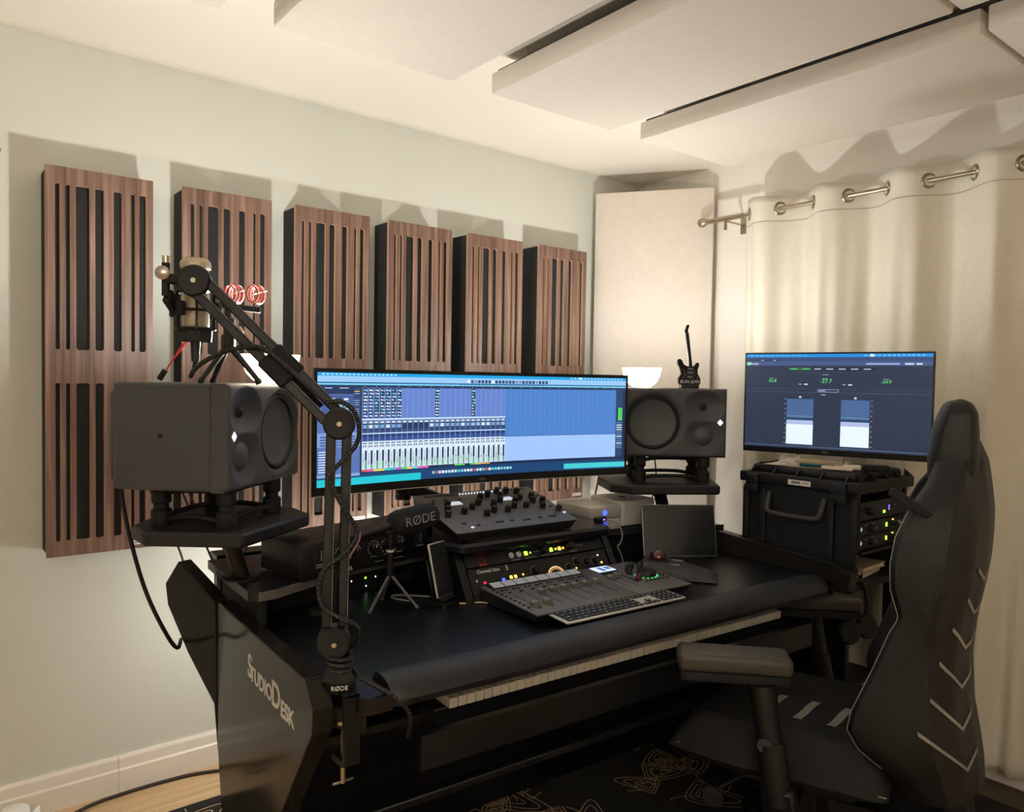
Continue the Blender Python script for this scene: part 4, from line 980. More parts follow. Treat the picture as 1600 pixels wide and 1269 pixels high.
# --- trackball
tb = DT('trackball_mouse', 'grey wedge trackball with dark red ball beside the tablet', 'trackball', .43, .235, ZD, 40)
tbm = MB()
def tbf(u, v):
    x = (u-.5)*.125*(1-.15*v); y = (v-.5)*.26
    e = min(1, min(u, 1-u)*8, min(v, 1-v)*10); h = .012+.034*max(0, math.sin(min(1, max(0, (v-.05)/.8))*math.pi/1.7))
    return (x, y, .003+(h)*math.sqrt(max(0, e)))
tbm.grid(tbf, 30, 40); tbm.b2(-.05, .05, -.12, .12, 0, .004); tbm.build('wedge_body', mat('trackball_grey', (46, 46, 48), .55, bump=.1), tb)
MB().lathe([(.001, .027), (.012, .0245), (.020, .018), (.026, .007), (.027, 0), (.026, -.007), (.02, -.018), (.001, -.027)], 28, T(0, .06, .058), caps=False).build('ball', M['maroon'], tb, label='glossy dark red ball')
MB().lathe([(.027, .052), (.034, .050), (.036, .044), (.033, .03)], 28, T(0, .06, 0), caps=False).build('ball_collar', M['rubber'], tb)
MB().bar((-.035, -.01, .046), (-.035, .1, .047), .002, .002).bar((.03, -.02, .046), (.03, .015, .047), .002, .002).build('button_split', M['silver'], tb)
# --- tablet
d3 = Vector((.762-.535, .357-.495)); tba = math.degrees(math.atan2(d3.y, d3.x))
tab = thing('tablet', 'dark tablet propped upright on the right of the desk', 'tablet', mx=T(*DW(.522, .472, .757)) @ RZ(DR+tba) @ RX(-17))
MB().b2(0, .268, 0, .0065, 0, .186, r=.003, seg=3).build('tablet_shell', M['alu'], tab)
MB().b2(.0025, .2655, -.0008, .0, .0025, .1835).build('tablet_glass', M['glass'], tab, False)
ts = DT('tablet_stand', 'folding black stand behind the tablet', 'stand', .522, .472, ZD, tba)
MB().bar((.05, -.012, .003), (.22, -.012, .003), .02, .005).bar((.13, -.01, .003), (.13, .10, .003), .03, .004).bar((.13, .095, .004), (.13, .052, .085), .03, .004).build('folding_frame', M['black'], ts)
# --- boxes behind
for i, (z, lb_) in enumerate(((.8525, 'lower grey drive box under the one with the blue lamp'), (.8945, 'upper grey drive box with bright blue lamp'))):
    nb = DT('drive_box', lb_, 'drive', .325, .54, z, -2, 'stacked grey drive boxes')
    MB().b2(0, .145, 0, .20, 0, .0405, r=.004).build('shell', M['alu'], nb)
    MB().lathe([(.009, 0), (.009, .002), (.006, .003)], 18, T(.066, 0, .02) @ RX(90)).build('blue_lamp', LEDB if i else glow('led_blue_dim', (40, 60, 255), 1.2), nb, label='glowing blue lamp')
cm_ = DT('compact_computer', 'silver rounded desktop computer beside the drive boxes', 'computer', .475, .55, .8525, -2)
cp = rrect(0, .185, 0, .185, .03, 6)
mb = MB().prism(cp, .004, .092); mb.prism(rrect(.015, .17, .015, .17, .03, 6), 0, .004)
cb = mb.build('enclosure', M['alu'], cm_); bv = cb.modifiers.new('b', 'BEVEL'); bv.width = .003; bv.segments = 2; bv.limit_method = 'ANGLE'
MB().cyl((.0925, .0925, .0922), (.0925, .0925, .0928), .016, n=24).build('emblem', M['greyd'], cm_)
# --- phone on its charging stand
ps = DT('charging_stand', 'black charging stand holding the phone', 'charging stand', -.355, .375, ZD, 22)
MB().prism(rrect(-.045, .045, -.04, .05, .015, 5), 0, .012).build('base', M['black'], ps)
MB().bar((0, .015, .012), (0, .043, .12), .06, .008, upv=(0, 1, 0)).b2(-.03, .03, -.022, .012, .012, .022, r=.003).build('back_rest', M['black'], ps)
ph = thing('phone', 'dark smartphone leaning on the charging stand', 'phone', mx=T(*DW(-.355, .375, ZD)) @ RZ(DR+22) @ T(0, -.008, .0235) @ RX(-14))
MB().b2(-.037, .037, 0, .008, 0, .150, r=.0035, seg=3).build('phone_body', M['alu'], ph); MB().b2(-.0345, .0345, -.0008, 0, .0025, .1475).build('phone_glass', M['glass'], ph, False)
# --- short microphone with foam windscreen on a mini tripod
mt = DT('mini_tripod', 'small black tabletop tripod under the foam-covered microphone', 'tripod', -.495, .43, ZD)
MB().cyl((0, 0, .085), (0, 0, .165), .009, n=14).build('column', M['black'], mt); MB().cyl((0, 0, .152), (0, 0, .158), .0115, n=16).build('collar', M['silver'], mt)
MB().lathe([(.012, 0), (.015, .006), (.015, .02), (.009, .026), (.009, .034)], 16, T(0, 0, .165)).build('ball_head', M['black'], mt)
for a_ in (200, 320, 80):
    c_, s_ = math.cos(R(a_)), math.sin(R(a_)); MB().cyl((0, 0, .092), (.075*c_, .075*s_, .004), .004, n=8).cyl((.072*c_, .072*s_, .006), (.078*c_, .078*s_, .0), .0055, n=8).build('leg', M['grey'], mt)
sm_ = thing('shotgun_microphone', 'short microphone with black foam windscreen on the mini tripod', 'microphone', mx=T(*DW(-.495, .43, .955)) @ RZ(DR+2) @ RY(-7))
ws = MB(); ws.lathe([(.004, 0), (.02, .002), (.030, .010), (.0345, .028), (.0345, .115), (.031, .134), (.022, .148), (.006, .154)], 28, T(.0, 0, .022) @ RY(90)); ws.build('foam_windscreen', mat('foam_black', (18, 22, 28), .95, bump=.5, bscale=900), sm_)
MB().cyl((-.09, 0, .012), (.01, 0, .018), .011, n=14).build('mic_body', M['black'], sm_)
MB().b2(-.02, .02, -.012, .012, .0, .010, r=.003).build('shoe_mount', M['black'], sm_)
MB().text('RØDE', .036, T(.078, -.0348, .024) @ RX(90), ext=.0006).build('lettering', M['print_g'], sm_, False)
o = MB().tube([DW(-.585, .425, .965), DW(-.60, .40, .945), DW(-.66, .36, .90), DW(-.70, .33, .87), DW(-.72, .31, .80)], .0028, 8, sm=2).build('microphone_lead', mat('pinkish_cable', (120, 84, 84), .6), None); tag(o, 'thin reddish lead hanging from the foam-covered microphone', 'cable')
for pts, lb_ in (((( -.43, .44), (-.46, .50), (-.44, .52), (-.40, .49), (-.34, .43)), 'thin grey cable looping behind the charging stand'), (((-.34, .36), (-.30, .33), (-.27, .33), (-.25, .30)), 'short cable lying between charging stand and riser')):
    o = MB().tube([DW(x_, y_, ZD+.003) for x_, y_ in pts], .0025, 8, sm=2).build('desk_cable', M['print_g'] if 'grey' in lb_ else M['card'], None); tag(o, lb_, 'cable')
hpp = DT('cable_coil', 'dark coiled cable lying on the left of the desktop', 'cable', -.66, .46, ZD)
cc = []
for i in range(40): a_ = i*.5; cc.append((.05*math.cos(a_), .03*math.sin(a_), .004+.0004*i))
MB().tube(cc, .0035, 7).build('coil', M['rubber'], hpp)
# small cable clip with blue lamp on riser corner
cl_ = DT('usb_hub', 'small black hub with violet lamp on the riser corner', 'hub', .285, .445, .9085, 20)
MB().b2(-.022, .022, -.014, .014, 0, .016, r=.003).build('hub_body', M['black'], cl_); MB().b2(-.006, .006, -.0155, -.0142, .006, .011).build('lamp', LEDV, cl_, False)
o = MB().tube([DW(.305, .435, .915), DW(.325, .40, .91), DW(.335, .385, .87), DW(.31, .375, .84), DW(.30, .38, .84), DW(.32, .37, .80), DW(.315, .365, .7535)], .0022, 8, sm=2).build('hub_cable', M['print_g'], None); tag(o, 'thin lilac cable dangling from the hub at the riser corner', 'cable')

# ================================================================== boom arm with microphone
NV = Vector((-.434, -.9, 0)).normalized()     # side of the arm that carries the round caps
def disc(mb, p, r, h, mi=0):
    p = Vector(p); mb.cyl(p-NV*h/2, p+NV*h*.35, r, r, 28, mi); mb.cyl(p+NV*h*.35, p+NV*h*.5, r, r*.86, 28, mi)
B0 = Vector((.676, 1.392, .7505))
ba = thing('boom_arm', 'black spring boom arm clamped to the left front of the desk', 'microphone arm', tuple(B0))
def L_(p): return Vector(p)-B0
J0 = L_((.668, 1.402, .843)); J1 = L_((.680, 1.412, 1.282)); J2 = L_((.455, 1.602, 1.563))
clp = MB().lathe([(.037, .0), (.038, .022), (.030, .036), (.020, .056), (.017, .064)], 6)
clp.build('base_cone', M['black'], ba, False)
MB().b2(-.016, .016, -.058, -.046, -.135, .004).b2(-.016, .016, -.046, .0, -.14, -.128).b2(-.014, .014, -.058, -.03, .0, .006).build('clamp_bracket', M['black'], ba)
MB().cyl((.0, -.02, -.185), (.0, -.02, -.06), .005, n=10).bar((-.022, -.02, -.182), (.022, -.02, -.182), .004, .005).cyl((0, -.02, -.062), (0, -.02, -.055), .018, n=16).build('clamp_screw', M['steel'], ba)
m1 = Matrix(); ex_ = NV.cross(Vector((0, 0, 1))) * -1
def facing(p, s=1):
    # text frame whose normal is NV
    z_ = NV; y_ = Vector((0, 0, 1)); x_ = y_.cross(z_)
    return Matrix(((x_.x, y_.x, z_.x, p[0]), (x_.y, y_.y, z_.y, p[1]), (x_.z, y_.z, z_.z, p[2]), (0, 0, 0, 1)))
MB().text('RØDE', .0125, facing(Vector((0, 0, .014))+NV*.0385), ext=.0006).build('lettering', M['print_w'], ba, False)
sj = MB(); sj.cyl((0, 0, .062), J0, .012, n=14); disc(sj, J0, .033, .040); sj.build('lower_joint', M['rubber'], ba)
scw = MB()
for J in (J0, J1, J2): scw.cyl(J+NV*.0195, J+NV*.0225, .005, n=12)
scw.build('joint_screw', M['champagne'], ba)
def arm(a, b, nm, gap, trim0, trim1):
    d_ = (b-a).normalized(); pr = d_.cross(NV).normalized()
    a2 = a+d_*trim0; b2 = b-d_*trim1
    for s_ in (-1, 1):
        MB().bar(a2+pr*gap*s_, b2+pr*gap*s_, .018, .019, upv=tuple(pr)).build(nm, M['black'], ba)
        MB().bar(a2+pr*(gap*s_+.0095)+NV*.0085, b2+pr*(gap*s_+.0095)+NV*.0085, .0015, .0022, upv=tuple(pr)).build('bar_edge', M['grey'], ba)
    sp = MB(); n_ = 46
    pts = []
    for i in range(n_*6):
        t = i/(n_*6); an = i*2*math.pi/6; c_ = a2+(b2-a2)*(.08+.3*t)
        pts.append(c_+pr*.005*math.cos(an)+NV*.005*math.sin(an))
    sp.tube(pts, .001, 4); sp.build('tension_spring', M['greyd'], ba)
    return d_, pr
arm(J0, J1, 'lower_bar', .0155, .03, .02); d_, pr = arm(J1, J2, 'upper_bar', .0160, .02, .02)
for J, nm in ((J1, 'elbow_joint'), (J2, 'upper_joint')):
    e = MB(); disc(e, J, .032, .038); e.build(nm, M['rubber'], ba)
cf = J1+(J2-J1)*.40; MB().bar(cf-d_*.035, cf+d_*.035, .030, .062, upv=tuple(pr)).build('cable_cuff', M['blackm'], ba)
MB().bar(J2, J2+Vector((-.040, .034, .004)), .03, .02).cyl(J2+Vector((-.046, .036, -.03)), J2+Vector((-.046, .036, .036)), .008, n=14).build('mic_coupler', M['rubber'], ba)
MB().lathe([(.001, -.004), (.010, -.003), (.014, 0), (.010, .003), (.001, .004)], 20, T(*(J2+Vector((-.052, .030, .014))+NV*.012)) @ NV.to_track_quat('Z', 'Y').to_matrix().to_4x4()).cyl(J2+Vector((-.046, .036, .036)), J2+Vector((-.046, .036, .050)), .0075, n=14).build('thumb_screw', M['steel'], ba)
# microphone (clear of the arm, on its far side)
MP = Vector((.475, 1.668, 1.475))
mc = thing('studio_microphone', 'champagne coloured large microphone hanging at the end of the boom arm', 'microphone', tuple(MP))
MB().lathe([(.026, .0), (.0275, .004), (.0275, .075), (.026, .080)], 32).build('mic_body', M['champagne'], mc)
gr = MB().lathe([(.0265, .0805), (.0265, .120), (.0300, .122), (.0310, .130), (.0295, .137), (.024, .142), (.001, .144)], 32); gr.build('grille', M['champagne'], mc)
gm = MB()
for i in range(24):
    a_ = i*math.pi/12; gm.box(.022*math.cos(a_), .022*math.sin(a_), .1425, .004, .004, .002)
gm.build('grille_mesh', M['card'], mc, kind='stuff')
MB().lathe([(.020, 0), (.020, -.018), (.016, -.022)], 24).cyl((0, 0, -.022), (0, 0, -.072), .0105, .008, 16).build('connector', M['black'], mc)
shk = thing('shock_mount', 'black elastic shock mount cage around the champagne microphone', 'shock mount', tuple(MP))
def hoop(z, r, t): return MB().tube([(r*math.cos(i*math.pi/12), r*math.sin(i*math.pi/12), z) for i in range(24)], t, 6, closed=True)
for z_, r_ in ((.072, .040), (-.004, .038), (.034, .046)): hoop(z_, r_, .0032).build('hoop', M['black'], shk)
for i in range(6):
    a_ = i*math.pi/3+.3; MB().bar((.040*math.cos(a_), .040*math.sin(a_), -.006), (.042*math.cos(a_), .042*math.sin(a_), .074), .005, .006).build('strut', M['black'], shk)
for i in range(4):
    a_ = i*math.pi/2+.7; MB().box(.050*math.cos(a_), .050*math.sin(a_), .036, .016, .016, .030, r=.003, mx=RZ(math.degrees(a_))).build('clip', M['rubber'], shk)
MB().lathe([(.034, -.030), (.036, -.006), (.030, -.006)], 8, caps=False).build('lower_cup', M['rubber'], shk)
MB().bar((-.040, -.004, .036), (-.064, -.030, .060), .014, .03).build('arm_stub', M['rubber'], shk)
# microphone cable along the arm
CABP = [(.475, 1.668, 1.402), (.470, 1.66, 1.385), (.447, 1.61, 1.366), (.452, 1.588, 1.392), (.493, 1.541, 1.424), (.548, 1.497, 1.438), (.582, 1.462, 1.402), (.627, 1.412, 1.345), (.642, 1.39, 1.325), (.667, 1.375, 1.330), (.695, 1.362, 1.305), (.706, 1.37, 1.249), (.671, 1.372, 1.213), (.642, 1.385, 1.181), (.658, 1.380, 1.147), (.680, 1.372, 1.104), (.708, 1.372, 1.066), (.679, 1.372, 1.025), (.642, 1.39, 1.002), (.632, 1.400, .964), (.637, 1.396, .920), (.664, 1.368, .900), (.703, 1.36, .880), (.712, 1.375, .845), (.700, 1.40, .825)]
for i in range(22):
    a_ = -.2+i*2*math.pi/7; CABP.append((B0.x+.0245*math.cos(a_), B0.y+.0245*math.sin(a_), .823-.0016*i))
CABP += [(.70, 1.35, .780), (.72, 1.325, .766), (.755, 1.30, .742), (.79, 1.30, .70), (.80, 1.33, .64)]
mcb = MB().tube(CABP, .0048, 10, sm=2).build('microphone_cable', M['cord'], None); tag(mcb, 'black braided cable winding down the boom arm', 'cable')
dots = MB(); pts = [Vector(p) for p in CABP]
for a2, b2 in zip(pts[2:], pts[3:]):
    for t in (0.1, .35, .6, .85): dots.box(*(a2+(b2-a2)*t+NV*.0047), .0022, .0012, .0012)
dots.build('braid_flecks', M['print_g'], mcb, False, kind='stuff')
# ================================================================== small tripod with coiled red leads on the left loudspeaker
ZT = ZS+SH+.001
tp_ = thing('table_tripod', 'black table tripod standing on the left loudspeaker', 'tripod', (.612, 1.880, ZT))
for a_ in (-40, 100, 200):
    c_, s_ = math.cos(R(a_)), math.sin(R(a_)); MB().cyl((.008*c_, .008*s_, .085), (.075*c_, .075*s_, .006), .008, .006, 10).cyl((.072*c_, .072*s_, .009), (.077*c_, .077*s_, .0), .008, n=10).build('leg', M['black'], tp_)
MB().lathe([(.014, .075), (.017, .09), (.017, .115), (.011, .12), (.011, .135), (.016, .14), (.016, .155), (.008, .16), (.008, .185)], 18).build('head', M['black'], tp_)
MB().lathe([(.001, -.005), (.010, -.004), (.013, 0), (.010, .004), (.001, .005)], 16, T(.024, -.014, .128) @ RY(60)).cyl((.012, -.006, .128), (.026, -.014, .128), .004, n=8).build('lock_knob', M['steel'], tp_)
MB().bar((-.02, .02, .190), (.062, -.045, .178), .016, .014).build('crossbar', M['black'], tp_)
for i, (cx, cy, lb_) in enumerate(((.004, -.002, 'coil of red and white lead hanging at the left of the tripod bar'), (.046, -.034, 'coil of red and white lead hanging at the right of the tripod bar'))):
    rl_ = thing('coiled_lead', lb_, 'cable', (.612+cx, 1.880+cy, ZT+.2165), -35+i*10, 'red and white coiled leads')
    for j in range(6):
        rr = .017+.0012*(j % 3); yo = (j-2.5)*.0036
        MB().tube([(rr*.75*math.cos(t*math.pi/10)+.003*j, yo, rr*1.15*math.sin(t*math.pi/10)) for t in range(20)], .0017, 6, closed=True).build('turn', M['red'] if j % 2 == 0 else M['white'], rl_)
    MB().cyl((.0, 0, .0), (.034, -.004, .010), .0022, n=8).build('plug', M['steel'], rl_)
rp = thing('red_lead_pair', 'pair of thin red leads beside the hanging microphone', 'cable', (.0, .0, .0))
for off in (0, .006):
    MB().tube([(.552+off, 1.94, 1.478), (.532+off, 1.955, 1.458), (.505, 1.975, 1.405), (.490, 1.985, 1.374)], .0018, 7, sm=2).build('lead', M['red'], rp)
MB().cyl((.494, 1.982, 1.386), (.482, 1.99, 1.363), .007, n=10).build('plug', M['rubber'], rp)
# loose cables behind the desk
def cable(label, pts, r, m, nm='loose_cable'):
    o = MB().tube(pts, r, 8, sm=2).build(nm, m, None); return tag(o, label, 'cable')
cable('black cable hanging in a long curve from the left loudspeaker', [(.425, 2.045, 1.27), (.415, 2.105, 1.285), (.414, 2.115, 1.188), (.424, 2.117, 1.058), (.447, 2.120, .940), (.479, 2.127, .817), (.516, 2.119, .720), (.565, 2.14, .628), (.60, 2.235, .63)], .0052, M['cord'], 'speaker_cable')
cable('dark red cable dropping behind the left platform, farthest left', [(.50, 2.20, 1.09), (.545, 2.24, 1.0), (.595, 2.256, .898), (.625, 2.292, .824), (.641, 2.30, .739)], .003, M['redd'])
cable('teal cable dropping behind the left platform post', [(.60, 2.23, 1.05), (.63, 2.23, .97), (.664, 2.231, .894), (.701, 2.262, .815), (.713, 2.30, .741)], .003, M['teal'])
cable('dark red cable curving behind the left shelf', [(.62, 2.25, 1.05), (.66, 2.25, .96), (.714, 2.254, .880), (.757, 2.29, .827), (.786, 2.30, .76)], .0025, M['redd'])
cable('thin grey cable hanging straight behind the left shelf', [(.81, 2.25, 1.02), (.80, 2.25, .890), (.785, 2.274, .831), (.771, 2.30, .758)], .0018, M['greyd'])
cable('thin black cable hanging behind the right loudspeaker, left of its post', [(2.21, 2.19, 1.13), (2.215, 2.20, 1.0), (2.22, 2.235, .89), (2.225, 2.25, .78)], .0035, M['cord'])
cable('thin black cable hanging behind the right platform post', [(2.42, 2.10, 1.12), (2.43, 2.08, .98), (2.435, 2.1, .9), (2.44, 2.2, .80)], .003, M['cord'])
# cords on the floor
cable('dark cord running along the skirting board on the oak floor', [(.30, 2.65, .006), (.38, 2.655, .006), (.45, 2.62, .006), (.40, 2.58, .006), (.35, 2.62, .006), (.44, 2.68, .006), (.568, 2.690, .006), (.667, 2.690, .006), (.761, 2.680, .006), (.838, 2.652, .006), (.95, 2.60, .006), (1.3, 2.58, .006)], .0055, mat('brown_cord', (44, 34, 26), .6), 'floor_cord')
wp = thing('power_adapter', 'white rounded plastic adapter on the floor at the lower left', 'adapter', (.238, 2.605, 0), -35)
MB().lathe([(.034, 0), (.038, .006), (.038, .085), (.034, .096), (.024, .100)], 28).build('adapter_body', M['white'], wp)
MB().b2(.036, .058, -.012, .012, .072, .082, r=.003).b2(.056, .064, -.016, .016, .04, .098, r=.003).build('side_tab', M['white'], wp)

# ================================================================== headphones on the desk's right side
hk = DT('headphone_hook', 'nickel clamp hook with round knob on the right desk side', 'hook', .905, -.045, .70)
MB().cyl((.0, 0, .06), (.10, -.01, .045), .006, n=12).build('rod', M['steel'], hk)
MB().b2(-.012, .004, -.02, .02, .0, .075, r=.003).build('clamp', M['black'], hk)
MB().lathe([(.014, 0), (.016, .004), (.016, .010), (.012, .014)], 20, T(-.02, -.02, .055) @ RX(90)).cyl((-.02, -.02, .055), (.02, -.01, .055), .004, n=8).build('knob', M['nickel'], hk)
hp = DT('headphones', 'black headphones hanging from the hook behind the chair', 'headphones', .965, -.065, .735)
MB().tube([(-.055, -.01, -.13), (-.062, -.008, -.08), (-.045, 0, -.015), (0, .004, .0), (.045, 0, -.015), (.062, -.008, -.08), (.055, -.01, -.13)], .007, 8, sm=2).build('headband', M['black'], hp)
for sx in (-.052, .052):
    MB().lathe([(.036, -.012), (.040, -.006), (.040, .006), (.034, .013), (.018, .015)], 28, T(sx, -.012, -.165) @ RZ(-25) @ RX(80)).build('ear_cup', M['rubber'], hp)
MB().b2(-.075, -.071, -.03, -.026, -.1, -.055).box(-.073, -.031, -.078, .017, .002, .022, r=.0008).build('maker_tag', M['print_w'], hp)
MB().text('A', .018, T(-.073, -.0325, -.078) @ RX(90), ext=.0005).build('tag_lettering', M['black'], hp, False)

# ================================================================== chair
CA = math.degrees(math.atan2(.866, -.5))-8
ch = thing('gaming_chair', 'black high-backed gaming chair with silver chevrons at the desk', 'chair', (1.92, 1.12, .009), CA)
def interp(tab, z):
    for (z0, *a), (z1, *b2) in zip(tab[:-1], tab[1:]):
        if z <= z1 or (z1, *b2) == tab[-1]:
            t = min(1, max(0, (z-z0)/(z1-z0))); t = t*t*(3-2*t) if False else t
            return [p+(r_-p)*t for p, r_ in zip(a, b2)]
# z, wing front, rear centre, half width, wing depth
BT = [(0.4, -0.263, -0.44, 0.215, 0.02), (0.46, -0.233, -0.436, 0.24, 0.05), (0.51, -0.17, -0.428, 0.258, 0.09), (0.555, -0.145, -0.42, 0.265, 0.11), (0.6, -0.153, -0.412, 0.265, 0.115), (0.715, -0.198, -0.405, 0.262, 0.11), (0.8, -0.228, -0.412, 0.262, 0.1), (0.836, -0.246, -0.418, 0.264, 0.09), (0.902, -0.227, -0.43, 0.27, 0.1), (0.96, -0.225, -0.437, 0.272, 0.1), (1.023, -0.234, -0.44, 0.268, 0.095), (1.07, -0.253, -0.44, 0.25, 0.08), (1.1, -0.266, -0.437, 0.228, 0.06), (1.14, -0.293, -0.432, 0.175, 0.03), (1.19, -0.309, -0.424, 0.135, 0.01), (1.235, -0.315, -0.405, 0.115, 0.0)]
def ring_pt(t, z):
    ff, rc_, hw, wd = interp(BT, z)
    # t 0..1 round the section, beginning at near wing tip, along near side, rear, far side, far wing, front centre
    side_r = rc_+.10*(hw/.27)
    pts = [(ff, hw-.012), (ff-.012, hw), (ff-.06, hw+.004), (side_r, hw-.006), (rc_+.045, hw*.72), (rc_+.014, hw*.40), (rc_, 0), (rc_+.014, -hw*.40), (rc_+.045, -hw*.72), (side_r, -hw+.006), (ff-.06, -hw-.004), (ff-.012, -hw), (ff, -hw+.012), (ff-.004, -hw+.04), (ff-wd*.8, -hw+.10), (ff-wd, 0), (ff-wd*.8, hw-.10), (ff-.004, hw-.04)]
    n = len(pts); i = t*n; a = pts[int(i) % n]; b2 = pts[(int(i)+1) % n]; k_ = i-int(i)
    return (a[0]+(b2[0]-a[0])*k_, a[1]+(b2[1]-a[1])*k_, z)
mb = MB(); nz = 60; nt_ = 72
mb.grid(lambda u, v: ring_pt(u % 1, .40+(1.235-.40)*v), nt_, nz)
mb.add([ring_pt(i/nt_, 1.235) for i in range(nt_)], [list(range(nt_))]); mb.add([ring_pt(i/nt_, .40) for i in range(nt_)], [list(range(nt_-1, -1, -1))])
bk = mb.build('backrest', M['chairl'], ch)
# stitched seam along the wing edges
for sg in (1, -1):
    MB().tube([(interp(BT, z)[0]-.001, sg*(interp(BT, z)[2]-.003), z) for z in [.47+i*.012 for i in range(53)]], .001, 5).build('wing_seam', M['chev'], bk)
# chevrons over the rear half facing the camera side
zc_ = [.925, .845, .762, .672, .578, .485]
for i, z0 in enumerate(zc_):
    def cp_(t, dz):
        x_, y_, z_ = ring_pt(t, z0+dz); c_ = Vector((-.30, 0)); d_ = (Vector((x_, y_))-c_).normalized()*.003
        return (x_+d_.x, y_+d_.y, z_)
    for sg in (1, -1):
        s_ = MB()
        ta_ = .272-.0075*i; tz_ = ta_-.03-.010*i
        for (t0, dz0), (t1, dz1) in (((tz_, .030+.014*i), (ta_, .0)), ((ta_, .0), (min(.31, ta_+.045), .016+.003*i))):
            N2 = 8
            for k_ in range(N2):
                a2 = k_/N2; b2 = (k_+1)/N2
                ta, tb2 = t0+(t1-t0)*a2, t0+(t1-t0)*b2; za, zb = dz0+(dz1-dz0)*a2, dz0+(dz1-dz0)*b2
                th_ = .010
                if sg < 0: ta, tb2 = .6667-ta, .6667-tb2
                s_.add([cp_(ta, za), cp_(tb2, zb), cp_(tb2, zb-th_), cp_(ta, za-th_)], [(0, 1, 2, 3)])
        s_.build('chevron_strip', M['chev'], bk)
# headrest
hr = MB()
HT = [(1.125, -0.3, -0.39, 0.1), (1.14, -0.292, -0.4, 0.118), (1.2, -0.29, -0.402, 0.13), (1.26, -0.297, -0.4, 0.13), (1.305, -0.312, -0.396, 0.122), (1.328, -0.323, -0.385, 0.1), (1.337, -0.353, -0.365, 0.07)]
def hpt(t, z):
    a, b2, hw = interp(HT, z); an = 2*math.pi*t; c_, s2 = math.cos(an), math.sin(an)
    sp = lambda v: math.copysign(abs(v)**.45, v)
    return ((a+b2)/2+(a-b2)/2*sp(c_), hw*sp(s2), z)
hr.grid(lambda u, v: hpt(u % 1, 1.125+(1.337-1.125)*v), 48, 30); hr.add([hpt(i/48, 1.337) for i in range(48)], [list(range(48))]); hr.add([hpt(i/48, 1.125) for i in range(48)], [list(range(48))])
hro = hr.build('headrest', M['chairl'], ch)
for sg in (1, -1): MB().tube([(interp(HT, z)[0]-.02, sg*(interp(HT, z)[2]+.0005), z) for z in [1.14+i*.01 for i in range(18)]], .0012, 5).build('headrest_seam', M['rubber'], hro)
MB().box(-.262, .235, 1.098, .10, .034, .020, r=.005, mx=RY(-32)).build('shoulder_patch', M['blackm'], ch)
MB().text('RACING', .014, T(-.262, .253, 1.098) @ RY(-32) @ RZ(180) @ RX(90), ext=.0005).build('patch_print', M['greyd'], ch, False)
# seat
def seat_fn(u, v):
    x = -.24+.53*u; y = (v-.5)*.55*(1-.10*max(0, (u-.6)/.4)**2)
    e = min(1, min(u, 1-u)*7)**.5*min(1, min(v, 1-v)*9)**.5
    bol_ = .035*max(0, (abs(v-.5)-.28)/.22)
    return (x, y, .405+(.075+bol_-.015*max(0, (u-.75)/.25)**2)*e)
mb = MB(); mb.grid(seat_fn, 40, 44); mb.grid(lambda u, v: (-.24+.53*u, (v-.5)*.55*(1-.10*max(0, (u-.6)/.4)**2), .405-.05*min(1, min(u, 1-u)*6, min(v, 1-v)*8)), 20, 20)
sto = mb.build('seat', M['chairf'], ch)
def on_seat(x, y): return seat_fn((x+.24)/.53, y/.55+.5)[2]+.0025
for x0 in (-.125, -.04, .045):
    s_ = MB(); N2 = 10
    pts = [(x0+.032*k_/N2+.0015*math.sin(k_/N2*6.28), -.05+.14*k_/N2) for k_ in range(N2+1)]
    for a2, b2 in zip(pts[:-1], pts[1:]):
        s_.add([(a2[0]-.011, a2[1], on_seat(a2[0]-.011, a2[1])), (a2[0]+.011, a2[1], on_seat(a2[0]+.011, a2[1])), (b2[0]+.011, b2[1], on_seat(b2[0]+.011, b2[1])), (b2[0]-.011, b2[1], on_seat(b2[0]-.011, b2[1]))], [(0, 1, 2, 3)])
    s_.build('seat_stripe', M['chev'], sto, label='pale grey stripe')
MB().tube([(-.235+.5*i/30, .268*(1-.10*max(0, ((.5*i/30)/.53-.6)/.4)**2), .412+.004) for i in range(31)], .0016, 5).build('seat_seam', M['chev'], sto)
MB().b2(-.16, .14, -.16, .16, .325, .355).b2(-.42, -.10, -.17, .17, .30, .33).bar((-.40, .15, .31), (-.35, .15, .44), .05, .012, upv=(0, 1, 0)).bar((-.40, -.15, .31), (-.35, -.15, .44), .05, .012, upv=(0, 1, 0)).build('seat_frame', M['black'], ch)
# arms
for sg, (ax, ay) in ((1, (.117, .281)), (-1, (.020, -.396))):
    a_ = thing  # noqa
    pad = MB().box(ax, ay, .676, .275, .10, .048, r=.016, seg=4, mx=RZ(21)).build('arm_pad', mat('arm_pad_vinyl', (64, 60, 52), .5, bump=.2), ch, label='padded armrest')
    MB().box(ax, ay, .642, .262, .09, .024, r=.004, mx=RZ(21)).build('pad_plate', M['blackm'], ch)
    px_ = ax-.085 if sg > 0 else ax
    MB().cyl((px_+.012, ay+sg*.012, .632), (px_-.012, ay+sg*.022, .50), .034, .030, 22).cyl((px_-.012, ay+sg*.022, .50), (px_-.038, ay+sg*.03, .36), .034, .036, 22).build('arm_post', M['black'], ch)
    MB().cyl((px_-.005, ay+sg*.045, .50), (px_-.005, ay+sg*.054, .50), .017, n=20).build('post_cap', mat('cap_grey', (62, 64, 66), .5), ch)
    MB().bar((px_-.035, ay+sg*.03, .40), (px_-.045, ay+sg*.025, .315), .055, .08, upv=(1, 0, 0)).bar((px_-.045, ay+sg*.03, .325), (px_-.045, .1*sg, .325), .06, .02).build('arm_bracket', M['black'], ch)
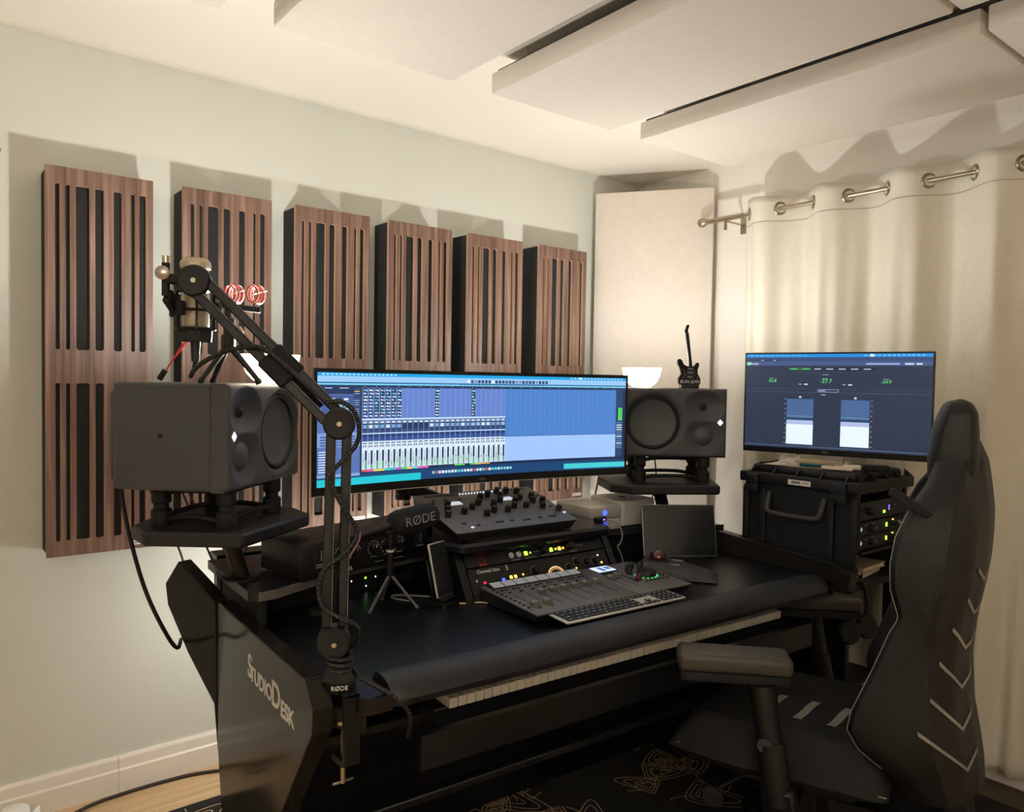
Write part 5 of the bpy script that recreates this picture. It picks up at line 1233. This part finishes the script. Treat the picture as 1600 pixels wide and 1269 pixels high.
MB().cyl((.10, .16, .34), (.16, .245, .315), .004, n=8).lathe([(.026, -.004), (.026, .004)], 24, T(.165, .255, .30) @ RX(90)).build('tilt_lever', M['greyd'], ch)
MB().cyl((-.02, 0, .12), (-.02, 0, .325), .03, n=20).build('gas_lift', M['black'], ch)
for i in range(5):
    a2 = R(72*i+20); c_, s2 = math.cos(a2), math.sin(a2)
    MB().bar((-.02, 0, .115), (-.02+.30*c_, .30*s2, .080), .055, .035).build('base_leg', M['black'], ch)
    MB().cyl((-.02+.30*c_-.02*s2, .30*s2+.02*c_, .03), (-.02+.30*c_+.02*s2, .30*s2-.02*c_, .03), .03, n=20).cyl((-.02+.30*c_, .30*s2, .03), (-.02+.30*c_, .30*s2, .075), .01, n=8).build('caster', M['rubber'], ch)

# ================================================================== rug
rg = thing('rug', 'dark rug with tan paisley line pattern under the desk and chair', 'rug', (.40, .2, .0005))
MB().b2(0, 2.42, 0, 2.29, 0, .008, r=.003, seg=1).build('pile', M['rug'], rg)
mo = MB()
def ribbon(pts, w_):
    for (x0, y0), (x1, y1) in zip(pts[:-1], pts[1:]):
        dx, dy = x1-x0, y1-y0; l_ = math.hypot(dx, dy) or 1; nx, ny = -dy/l_*w_/2, dx/l_*w_/2
        mo.add([(x0+nx, y0+ny, .0086), (x1+nx, y1+ny, .0086), (x1-nx, y1-ny, .0086), (x0-nx, y0-ny, .0086)], [(0, 1, 2, 3)])
for i in range(150):
    cx, cy = .15+random.random()*2.1, .12+random.random()*2.05; an = random.random()*6.28; s_ = .05+.06*random.random()
    for k_ in (1, .72, .4):
        pts = []
        for j in range(25):
            t = j/24*2*math.pi; rr = s_*k_*(1-.0*t); x_ = rr*math.cos(t)*(1+.55*math.cos(t)); y_ = rr*.62*math.sin(t)*(1-.25*math.cos(t))+.25*rr*math.cos(t)**2
            pts.append((min(2.4, max(.02, cx+x_*math.cos(an)-y_*math.sin(an))), min(2.27, max(.02, cy+x_*math.sin(an)+y_*math.cos(an)))))
        ribbon(pts, .0035)
    pts = [(min(2.4, max(.02, cx+s_*2.2*(j/16-.5)*math.cos(an+1)+.02*math.sin(j)*math.sin(an))), min(2.27, max(.02, cy+s_*2.6*(j/16-.5)*math.sin(an+1)+.02*math.sin(j*.8)))) for j in range(17)]
    ribbon(pts, .003)
mo.build('paisley_print', M['tan'], rg, False)
